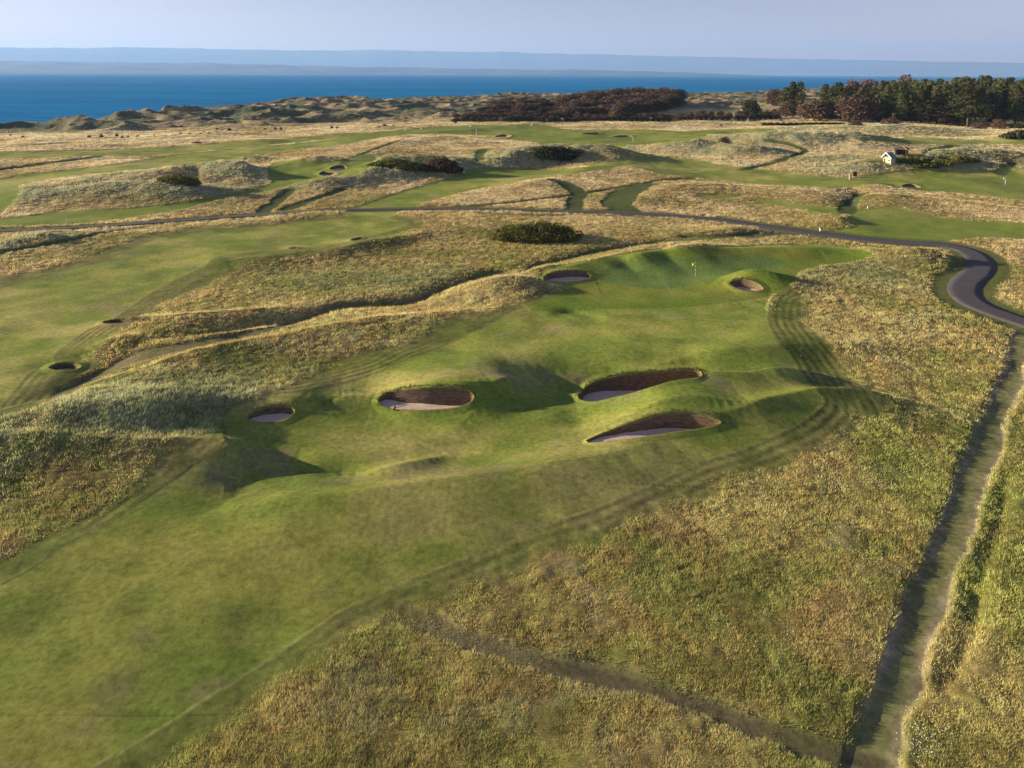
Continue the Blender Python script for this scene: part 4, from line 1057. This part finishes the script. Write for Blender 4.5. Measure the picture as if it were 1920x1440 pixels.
mb.add([(-W2 + .02, .0, Hh + .003), (W2 - .02, .0, Hh + .003), (0, .0, Hh + Rh * (1 - .06)), (-W2 + .02, .12, Hh + .003), (W2 - .02, .12, Hh + .003), (0, .12, Hh + Rh * (1 - .06))], [(0,1,2),(5,4,3),(0,3,4,1),(1,4,5,2),(2,5,3,0)])
mb.build('gable_boards', M_CLAD, hut)
mb = MB()
for sgn in (-1, 1):
    sl = Rh / W2; e = W2 + ov; ze = Hh - ov * sl
    p = [(0, -ov, Hh + Rh), (sgn * e, -ov, ze), (sgn * e, L2 * 2 + ov, ze), (0, L2 * 2 + ov, Hh + Rh)]
    q_ = [(a, b_, c + .14) for a, b_, c in p]
    mb.add(p + q_, [(0,1,2,3),(7,6,5,4),(0,4,5,1),(1,5,6,2),(2,6,7,3),(3,7,4,0)])
roof = mb.build('roof', M_SLATE, hut)
mb = MB()
for sgn in (-1, 1):
    e = W2 + ov + .02; ze = Hh - ov * Rh / W2
    p = [(0, -ov - .06, Hh + Rh - .12), (sgn * e, -ov - .06, ze - .12), (sgn * e, -ov - .06, ze + .18), (0, -ov - .06, Hh + Rh + .20)]
    q_ = [(a, b_ + .05, c) for a, b_, c in p]; mb.add(p + q_, [(0,1,2,3),(7,6,5,4),(0,4,5,1),(1,5,6,2),(2,6,7,3),(3,7,4,0)])
mb.build('bargeboard', M_WHITE, roof)

xx, yy = land(1689, 293); x, y = float(xx[0]), float(yy[0]); z = h1(x, y); s = PXM(x, y)
sh = empty('timber_shelter', (x, y, z), R(-40)); tag(sh, 'dark open-fronted timber shelter with pitched roof behind the cream hut', 'shelter')
a = 9.0 * s; hh = 12.5 * s
for sx in (-1, 1):
    for yy_ in (0, 1.6 * a):
        mb = MB(); mb.box(sx * a - .13, sx * a + .13, yy_ - .13, yy_ + .13, -1, hh); mb.build('post', M_DKWOOD, sh)
mb = MB(); mb.box(-a + .14, a - .14, 1.6 * a - .05, 1.6 * a + .05, 0, hh * .98); mb.build('back_wall', M_CLAD, sh)
mb = MB(); mb.box(-a - .04, -a + .04, .14, 1.6 * a - .14, 0, hh * .98); mb.build('side_wall', M_LTWOOD, sh)
mb = MB(); mb.box(a - .04, a + .04, .14, 1.6 * a - .14, 0, hh * .45); mb.build('side_wall', M_LTWOOD, sh)
mb = MB(); mb.box(-a + .3, a - .3, 1.6 * a - .6, 1.6 * a - .1, .42, .50); mb.box(-a + .5, -a + .6, 1.6 * a - .55, 1.6 * a - .15, 0, .42); mb.box(a - .6, a - .5, 1.6 * a - .55, 1.6 * a - .15, 0, .42); mb.build('bench', M_LTWOOD, sh)
mb = MB(); e = a + .45; r0_ = -.45; r1_ = 1.6 * a + .45; rt_ = hh + 6.5 * s; cy_ = .8 * a
mb.add([(-e, r0_, hh), (e, r0_, hh), (e, r1_, hh), (-e, r1_, hh), (-a * .12, cy_, rt_), (a * .12, cy_, rt_)], [(0,1,5,4),(1,2,5),(2,3,4,5),(3,0,4),(3,2,1,0)])
rf = mb.build('roof', M_CLAD, sh)
mb = MB()
for p0, p1 in (((-e, r0_, hh), (-a * .12, cy_, rt_)), ((e, r0_, hh), (a * .12, cy_, rt_)), ((-e, r1_, hh), (-a * .12, cy_, rt_)), ((e, r1_, hh), (a * .12, cy_, rt_))): mb.tube([p0, p1], [.11, .11], 6)
mb.build('hip_ridge', M_LTWOOD, rf)

# ------------------------------------------------------------------ flags, posts, markers
def on(px, py):
    xx, yy = land(px, py); x, y = float(xx[0]), float(yy[0]); return x, y, h1(x, y)
def flag(px, py, hpx, fmat, label, fl=1.0, bands=False):
    x, y, z = on(px, py); s = PXM(x, y); h = max(1.9, hpx * s)
    root = empty('flagstick', (x, y, z)); tag(root, label, 'flag', 'hole flags')
    w = max(.020, .00025 * math.hypot(x, y))
    mb = MB(); mb.tube([(0, 0, -.1), (0, 0, h)], [w, w * .8], 8); po = mb.build('pole', M_WHITE, root, smooth=True)
    if bands:
        for zz in (h * .28, h * .55):
            mb = MB(); mb.tube([(0, 0, zz), (0, 0, zz + .18)], [w * 1.15] * 2, 8); mb.build('band', M_BLACK, po)
    if fl:
        nu, nv = 9, 6; vs = []; fs = []; L = .62 * fl; Hf = .42 * fl
        for side in (0, 1):
            for i in range(nu):
                for j in range(nv):
                    u = i / (nu - 1); v = j / (nv - 1)
                    vs.append((-u * L * .85, .07 * math.sin(u * 7 + v) * u + side * .008, h - v * Hf - u * u * .16 * fl + .0))
        for side in (0, 1):
            b_ = side * nu * nv
            for i in range(nu - 1):
                for j in range(nv - 1):
                    f = (b_ + i * nv + j, b_ + (i + 1) * nv + j, b_ + (i + 1) * nv + j + 1, b_ + i * nv + j + 1); fs.append(f if side else f[::-1])
        mb = MB(); mb.add(vs, fs); mb.build('flag', fmat, root, smooth=True)
    mb = MB(); mb.tube([(0, 0, .012), (0, 0, .03)], [.055, .055], 12); mb.build('hole_cup', M_WHITE, root)
flag(1304, 518, 23, M_YELLOW, 'yellow flag on a white pole on the nearest green', .85, True)
flag(893, 262, 20, M_YELLOW, 'pale thin flagstick on the most distant green', .6)
flag(1187, 266, 8, M_WHITE, 'tiny pale pin on the far fairway right of the distant bunkers', .8)
flag(1885, 346, 10, M_WHITE, 'white flag on the broad green at the right edge', 1.0)
flag(576, 305, 8, M_YELLOW, 'small yellow flag on the far left green beside the two dark bunkers', 1.2)
flag(932, 297, 6, M_YELLOW, 'tiny yellow flag in the hollow of the shaded mound', 1.3)
def post(px, py, hpx, wpx, mat, label, name='marker_post', cat='post', cap=None, group='marker posts'):
    x, y, z = on(px, py); s = PXM(x, y); h = hpx * s; w = wpx * s / 2
    root = empty(name, (x, y, z)); tag(root, label, cat, group)
    mb = MB(); mb.tube([(0, 0, -.2), (0, 0, h * .92), (0, 0, h)], [w, w * .95, w * .6], 8); mb.build('post', mat, root)
    mb = MB(); mb.tube([(0, 0, h * .7), (0, 0, h * .82)], [w * 1.12] * 2, 8); mb.build('collar', cap or M_BLACK, root)
def board(px, py, wpx, hpx, mat, label, name='tee_sign', cat='sign', rz=0, group='tee signs'):
    x, y, z = on(px, py); s = PXM(x, y); W_ = wpx * s; H_ = hpx * s
    root = empty(name, (x, y, z), rz); tag(root, label, cat, group)
    mb = MB(); mb.box(-W_ / 2, W_ / 2, -.04, .04, H_ * .25, H_); mb.build('panel', mat, root)
    for q_ in (-1, 1):
        mb = MB(); mb.box(q_ * W_ * .38 - .04, q_ * W_ * .38 + .04, .045, .125, -.2, H_ * .9); mb.build('leg', M_DKWOOD, root)
post(851, 424, 8, 2.2, M_WHITE, 'white marker post alone in the long grass left of the gorse')
post(125, 417, 6, 1.8, M_WHITE, 'small white post at the left end of the far left tee')
post(1588, 362, 5, 1.8, M_WHITE, 'white post left of the sunken path, beside the cream sign')
post(1627, 391, 5, 2.2, M_WHITE, 'pale bluish post at the left of the green tee strip')
post(1538, 431, 4, 3, M_WHITE, 'low pale round marker at the end of the long grass tongue by the road')
post(1516, 448, 10, 1.2, M_DKWOOD, 'thin dark post beside the tarmac road, just below it', cap=M_WHITE)
post(1602, 834, 7, 1.4, M_WHITE, 'short black and white stake in the rough right of the striped bend')
post(1822, 236, 17, 1.6, M_LTWOOD, 'tall pale post against the dark trunks of the right-hand wood', cap=M_WHITE)
board(212, 411, 5, 6, M_YELLOW, 'yellow tee sign with dark legs on the far left tee')
board(1515, 396, 4, 4.5, M_YELLOW, 'small yellow tee marker in the mown gap above the road')
board(1568, 361, 4, 6, M_CREAM, 'cream upright sign left of the sunken path')
board(1603, 333, 9, 11, M_DKWOOD, 'dark wooden notice board on legs below the cream hut', 'notice_board', 'notice board', .3, None)
x, y, z = on(1594, 337); s = PXM(x, y); root = empty('litter_bin', (x, y, z)); tag(root, 'stout pale brown litter bin left of the wooden notice board', 'bin')
mb = MB(); mb.tube([(0, 0, -.1), (0, 0, 9 * s), (0, 0, 9.2 * s)], [2.2 * s, 2.4 * s, 1.6 * s], 12); mb.build('drum', M_LTWOOD, root)
mb = MB(); mb.tube([(0, 0, 9.2 * s + .03), (0, 0, 10.6 * s)], [2.6 * s, 2.2 * s], 12); mb.build('lid', M_GREYST, root)
x, y, z = on(870, 329); s = PXM(x, y); root = empty('ball_washer', (x, y, z)); tag(root, 'small grey ball washer beside the mown strip below the central mound', 'ball washer')
mb = MB(); mb.tube([(0, 0, -.1), (0, 0, 4 * s)], [.07, .07], 8); mb.build('stand', M_BLACK, root)
mb = MB(); mb.box(-2.6 * s, 2.6 * s, -1.5 * s, 1.5 * s, 4 * s, 8 * s); mb.build('housing', M_GREYST, root, bevel=.08)
for px, py, lab in ((882, 238, 'white tee marker at the left of the most distant green'), (760, 244, 'white tee marker far left of the most distant green'), (790, 242, 'small pale tee marker left of the most distant green'), (997, 235, 'pale marker on the ridge behind the most distant green')):
    post(px, py, 3, 2.4, M_WHITE, lab)
# rake lying on the sand of the wide bunker
B = bunkers[1]; xx, yy = flat(741, 768, B['fz'] + .05); x, y = float(xx[0]), float(yy[0])
root = empty('rake', (x, y, B['fz'] + .16)); tag(root, 'dark bunker rake lying at the front left of the wide sandy bunker', 'rake')
mb = MB(); mb.tube([(0, 0, .03), (.9, .5, .06)], [.02, .02], 6); mb.build('handle', M_BLACK, root)
mb = MB(); mb.box(-.10, .0, -.28, .28, 0, .09); [mb.box(-.09, -.06, -.26 + .08 * k, -.24 + .08 * k, -.06, 0) for k in range(7)]; mb.build('head', M_BLACK, root)
# wire fence along the scrub
fence = empty('post_fence', (0, 0, 0)); pts_ = [spot(px, np.interp(px, [1180, 1300, 1480], [229.5, 229, 227])) for px in range(1180, 1482, 10)]
x0, y0, z0 = pts_[0]; fence.location = (x0, y0, z0); tag(fence, 'thin wire fence of pale posts along the foot of the scrub hedge', 'fence')
for p in pts_:
    mb = MB(); mb.box(-.09, .09, -.09, .09, -.3, 1.7); o = mb.build('post', M_LTWOOD, fence, (p[0] - x0, p[1] - y0, p[2] - z0))
mb = MB()
for a_, b2 in zip(pts_[:-1], pts_[1:]):
    for hz_ in (.7, 1.3): mb.tube([(a_[0] - x0, a_[1] - y0, a_[2] - z0 + hz_), (b2[0] - x0, b2[1] - y0, b2[2] - z0 + hz_)], [.012, .012], 4)
mb.build('wire', M_GREYST, fence)

# ------------------------------------------------------------------ shore rocks
M_ROCK = simple('dark_wet_rock', (.035, .035, .035), (.09, .08, .07), .2, .8, .6, objcoord=True)
def rock(px0, px1, py, hpx, label, seed):
    gg = np.random.default_rng(seed); ax, ay = flat([px0, px1], [py, py], SEA); cx, cy = ax.mean(), ay.mean()
    L = abs(ax[1] - ax[0]) / 2; D_ = L * .35 + 4; Hr = hpx * math.hypot(cx, cy) / F
    nx, ny = 40, 12; u, v = np.meshgrid(np.linspace(-1, 1, nx), np.linspace(-1, 1, ny))
    rr_ = np.clip(1 - u * u - v * v, 0, 1) ** .5
    zz = Hr * rr_ * (.55 + .6 * fbm(u * 5 + seed, v * 3, 3, seed)) - .6 + (rr_ <= 0) * -1
    V = np.stack([u * L, v * D_, zz], -1).reshape(-1, 3)
    ia = np.arange(ny - 1)[:, None] * nx; ja = np.arange(nx - 1)[None]
    q = np.stack([ia + ja, ia + ja + 1, ia + nx + ja + 1, ia + nx + ja], -1).reshape(-1, 4)
    o = obj('sea_rock', mesh_np('sea_rock', V, q, M_ROCK), None, (cx, cy, SEA)); tag(o, label, 'rock', 'rocks in the sea'); return o
rock(345, 460, 193.5, 2.2, 'long low dark reef running out from the dunes into the sea', 1)
rock(200, 216, 198.5, 1.8, 'small dark skerry in the sea, right of the fainter one', 2)
rock(156, 174, 199.5, .9, 'faint low skerry barely above the sea, leftmost rock', 3)
rock(186, 262, 219.5, 3.0, 'band of dark rocks at the foot of the dunes on the shore', 4)
# villages across the water
mb = MB(); mb.box(-7, 7, -5, 5, 0, 7); mb.add([(-7.5, -5.5, 7), (7.5, -5.5, 7), (7.5, 5.5, 7), (-7.5, 5.5, 7), (-7.5, 0, 11), (7.5, 0, 11)], [(0,1,5,4),(2,3,4,5),(1,2,5),(3,0,4)])
hs0 = mb.build('house', M_CREAM); g = np.random.default_rng(5)
clusters = [(185,8),(260,7),(225,10),(300,4),(560,6),(690,5),(630,6),(840,4),(920,9),(960,9),(1020,7),(880,5)]
hn = 0
for cx, n_ in clusters:
    for i in range(n_):
        px = cx + g.normal() * 16; d = ray([px], [134.0]); b_ = math.atan2(d[0][0], d[1][0]); D_ = 11000 + 260 + g.random() * 500
        hx, hy = math.sin(b_) * D_, math.cos(b_) * D_
        c = hs0 if hn == 0 else hs0.copy()
        if hn: col.objects.link(c)
        c.location = (hx, hy, SEA + 12 + (D_ - 11260) / 500 * 40); c.rotation_euler = (0, 0, g.random() * 3); c.scale = (1, 1, 1) if g.random() < .6 else (1.8, 1, 1)
        tag(c, 'tiny white house in the hazy villages on the far shore', 'house', 'houses on the far shore'); hn += 1
# small white flowers in the near grass
def flowers(spots_, n):
    g = np.random.default_rng(3); V = []
    for (px, py, rx, ry, k) in spots_:
        x0, y0 = flat(px, py); x0, y0 = float(x0[0]), float(y0[0])
        x = x0 + g.normal(size=k) * rx; y = y0 + g.normal(size=k) * ry; zz = height(x, y) + .35 + .25 * g.random(k)
        s = .010 + .014 * g.random(k)
        p = np.stack([x, y, zz], 1)
        for dx, dy, dz in ((-1, 0, -.3), (0, -1, -.3), (1, 0, .3), (0, 1, .3)): V.append(p + np.stack([dx * s, dy * s, dz * s], 1))
        Vc = np.stack(V[-4:], 1).reshape(-1, 3); V = V[:-4] + [Vc]
    V = np.concatenate(V); return mesh_np('wildflowers', V, np.arange(len(V)).reshape(-1, 4), M_WHITE, smooth=False)
tag(obj('wildflowers', flowers([(1735,1400,.45,.35,55),(1775,1378,.5,.5,25),(1722,1425,.3,.25,30),(1440,1235,1.2,.8,24),(1818,1160,.3,.6,16),(1560,1260,2,1.5,10),(1120,1215,4,2,10),(1850,1200,2,2,12)], 0)), 'small white wildflowers dotted in the near grass beside the track', 'flowers', kind='stuff')
print('objects', round(time.time() - T0, 1))
#@@END@@
# ------------------------------------------------------------------ sea
m, nt, b = newmat('sea_water'); M_SEA = m
geo = nt.nodes.new('ShaderNodeNewGeometry')
mp = nt.nodes.new('ShaderNodeMapping'); mp.inputs['Scale'].default_value = (.35, 1, 1); nt.links.new(geo.outputs['Position'], mp.inputs['Vector'])
n1 = noise_node(nt, .05, 6, .7, mp.outputs['Vector']); n2 = noise_node(nt, .004, 4, .6, mp.outputs['Vector'])
rp = nt.nodes.new('ShaderNodeValToRGB'); rp.color_ramp.elements[0].position = .36; rp.color_ramp.elements[1].position = .62
rp.color_ramp.elements[0].color = (.0, .105, .26, 1); rp.color_ramp.elements[1].color = (.0, .20, .44, 1)
mxx = nt.nodes.new('ShaderNodeMath'); mxx.operation = 'MULTIPLY_ADD'; mxx.inputs[1].default_value = .6; nt.links.new(n1.outputs['Fac'], mxx.inputs[0])
ml = nt.nodes.new('ShaderNodeMath'); ml.operation = 'MULTIPLY'; ml.inputs[1].default_value = .4; nt.links.new(n2.outputs['Fac'], ml.inputs[0]); nt.links.new(ml.outputs[0], mxx.inputs[2])
nt.links.new(mxx.outputs[0], rp.inputs['Fac']); nt.links.new(rp.outputs['Color'], b.inputs['Base Color'])
b.inputs['Roughness'].default_value = .5; b.inputs['Specular IOR Level'].default_value = 0
gl = nt.nodes.new('ShaderNodeBsdfGlossy'); gl.inputs['Roughness'].default_value = .35; gl.inputs['Color'].default_value = (.5, .8, 1, 1)
mx = nt.nodes.new('ShaderNodeMixShader'); mx.inputs['Fac'].default_value = .07
nt.links.new(b.outputs[0], mx.inputs[1]); nt.links.new(gl.outputs[0], mx.inputs[2]); nt.links.new(mx.outputs[0], nt.nodes['Material Output'].inputs['Surface'])
bp = nt.nodes.new('ShaderNodeBump'); bp.inputs['Strength'].default_value = .8; bp.inputs['Distance'].default_value = 1.5
nt.links.new(n1.outputs['Fac'], bp.inputs['Height']); nt.links.new(bp.outputs['Normal'], b.inputs['Normal'])
FARR = 26000.0
ys = np.concatenate([[150], np.geomspace(200, FARR, 40)]); xs = np.linspace(-1, 1, 31) * FARR
gx, gy = np.meshgrid(xs, ys); nn = len(xs)
ia = np.arange(len(ys) - 1)[:, None] * nn; ja = np.arange(nn - 1)[None]
q = np.stack([ia + ja, ia + ja + 1, ia + nn + ja + 1, ia + nn + ja], -1).reshape(-1, 4)
tag(obj('sea', mesh_np('sea', np.stack([gx.ravel(), gy.ravel(), np.full(gx.size, SEA)], 1), q, M_SEA)), kind='structure')

# ------------------------------------------------------------------ far shore and haze bank
def shore(name, D, depth, prof, mat, seed, rough):
    th = R(1) * np.arange(-52, 50, .12)
    pxs = 960 + np.tan(th) * F / math.cos(PITCH) * 1.0
    xs_ = np.array([p[0] for p in prof], float); hs = np.array([p[1] for p in prof], float)
    # bearing of each profile column on the horizon
    d = ray(xs_, np.full(len(xs_), 137.0)); bth = np.arctan2(d[0], d[1])
    H = np.interp(th, bth, hs) * D / F * np.cos(th)
    nr = 12; V = []
    for k in range(nr + 1):
        u = k / nr
        rr_ = D + depth * u
        zz = SEA - 2 + (H * (np.minimum(1, u * 1.3) ** .8)) * (1 + rough * fbm(th * 60, np.full(len(th), u * 4.0), 4, seed))
        zz = np.where(H < 3, np.minimum(zz, SEA - 2), zz)
        V.append(np.stack([np.sin(th) * rr_, np.cos(th) * rr_, zz], 1))
    V = np.array(V).reshape(-1, 3); n = len(th)
    ia = np.arange(nr)[:, None] * n; ja = np.arange(n - 1)[None]
    q = np.stack([ia + ja, ia + ja + 1, ia + n + ja + 1, ia + n + ja], -1).reshape(-1, 4)
    return obj(name, mesh_np(name, V, q, mat))
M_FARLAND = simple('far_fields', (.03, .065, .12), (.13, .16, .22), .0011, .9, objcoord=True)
M_HAZEBANK = simple('haze_bank_blue', (.17, .20, .26), (.20, .23, .28), .0003, .95)  # haze bank over the sea, stood up as a solid ridge in haze colour
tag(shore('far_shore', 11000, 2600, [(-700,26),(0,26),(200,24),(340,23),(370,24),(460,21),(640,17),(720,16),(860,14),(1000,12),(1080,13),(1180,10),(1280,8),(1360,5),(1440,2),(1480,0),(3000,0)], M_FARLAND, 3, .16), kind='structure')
tag(shore('haze_bank', 21000, 3000, [(-700,52),(0,51),(90,52),(150,51),(220,53),(300,52),(380,51),(450,49),(560,48),(640,48),(700,50),(760,48),(900,46),(940,47),(1010,44),(1100,43),(1280,39),(1500,35),(1700,32),(1920,29),(2600,20)], M_HAZEBANK, 9, .035), kind='structure')

# ------------------------------------------------------------------ haze
HZ = 5.4e-5
mb = MB(); mb.box(-27500, 27500, -4600, 27500, -12, 1150)
m = bpy.data.materials.new('haze_air'); m.use_nodes = True; nt = m.node_tree; nt.nodes.clear()
out = nt.nodes.new('ShaderNodeOutputMaterial'); pv = nt.nodes.new('ShaderNodeVolumePrincipled')
pv.inputs['Density'].default_value = HZ; pv.inputs['Color'].default_value = (.36, .61, .97, 1); pv.inputs['Anisotropy'].default_value = .2
nt.links.new(pv.outputs[0], out.inputs['Volume'])
m.cycles.homogeneous_volume = True
hz = mb.build('haze', m); tag(hz, kind='stuff')

# ------------------------------------------------------------------ light
SUN_EL, SUN_AZ = R(12.8), R(-82)      # bearing from the view direction, clockwise positive
sd = bpy.data.lights.new('sun', 'SUN'); sd.energy = 5.0; sd.angle = R(.6); sd.color = (1.0, .84, .60)
so = bpy.data.objects.new('sun', sd); link(so)
from mathutils import Vector, Matrix
dirv = Vector((math.sin(SUN_AZ) * math.cos(SUN_EL), math.cos(SUN_AZ) * math.cos(SUN_EL), math.sin(SUN_EL)))
so.rotation_euler = dirv.to_track_quat('Z', 'Y').to_euler(); so.location = dirv * 100
w = bpy.data.worlds.new('World'); scene.world = w; w.use_nodes = True; nt = w.node_tree
bg = nt.nodes['Background']
sk = nt.nodes.new('ShaderNodeTexSky'); sk.sky_type = 'NISHITA'; sk.sun_disc = False
sk.sun_elevation = SUN_EL; sk.sun_rotation = SUN_AZ; sk.air_density = 1.0; sk.dust_density = .3; sk.ozone_density = 3.0; sk.altitude = 30
tn = nt.nodes.new('ShaderNodeMix'); tn.data_type = 'RGBA'; tn.blend_type = 'MULTIPLY'; tn.inputs[0].default_value = 1.0; tn.inputs[7].default_value = (1.42, .86, .93, 1); nt.links.new(sk.outputs[0], tn.inputs[6]); nt.links.new(tn.outputs[2], bg.inputs['Color']); bg.inputs['Strength'].default_value = .058

# ------------------------------------------------------------------ camera and output
cd_ = bpy.data.cameras.new('camera'); cam = bpy.data.objects.new('camera', cd_); link(cam)
cd_.sensor_width = 36; cd_.lens = 36 * F / 1920; cd_.shift_y = -(720 - HORY) / 1920; cd_.clip_end = 60000; cd_.clip_start = .5
mt = Matrix(((_rt[0], _up[0], -_fw[0], 0), (_rt[1], _up[1], -_fw[1], 0), (_rt[2], _up[2], -_fw[2], CAMH), (0, 0, 0, 1)))
cam.matrix_world = mt
scene.camera = cam
scene.view_settings.view_transform = 'Standard'; scene.view_settings.look = 'None'
scene.view_settings.gamma = 1.0; scene.view_settings.exposure = 1.40
scene.cycles.max_bounces = 5; scene.cycles.volume_bounces = 1; scene.cycles.transparent_max_bounces = 6
scene.cycles.diffuse_bounces = 2; scene.cycles.glossy_bounces = 1; scene.cycles.transmission_bounces = 2
scene.cycles.use_denoising = True
print('done', round(time.time() - T0, 1))
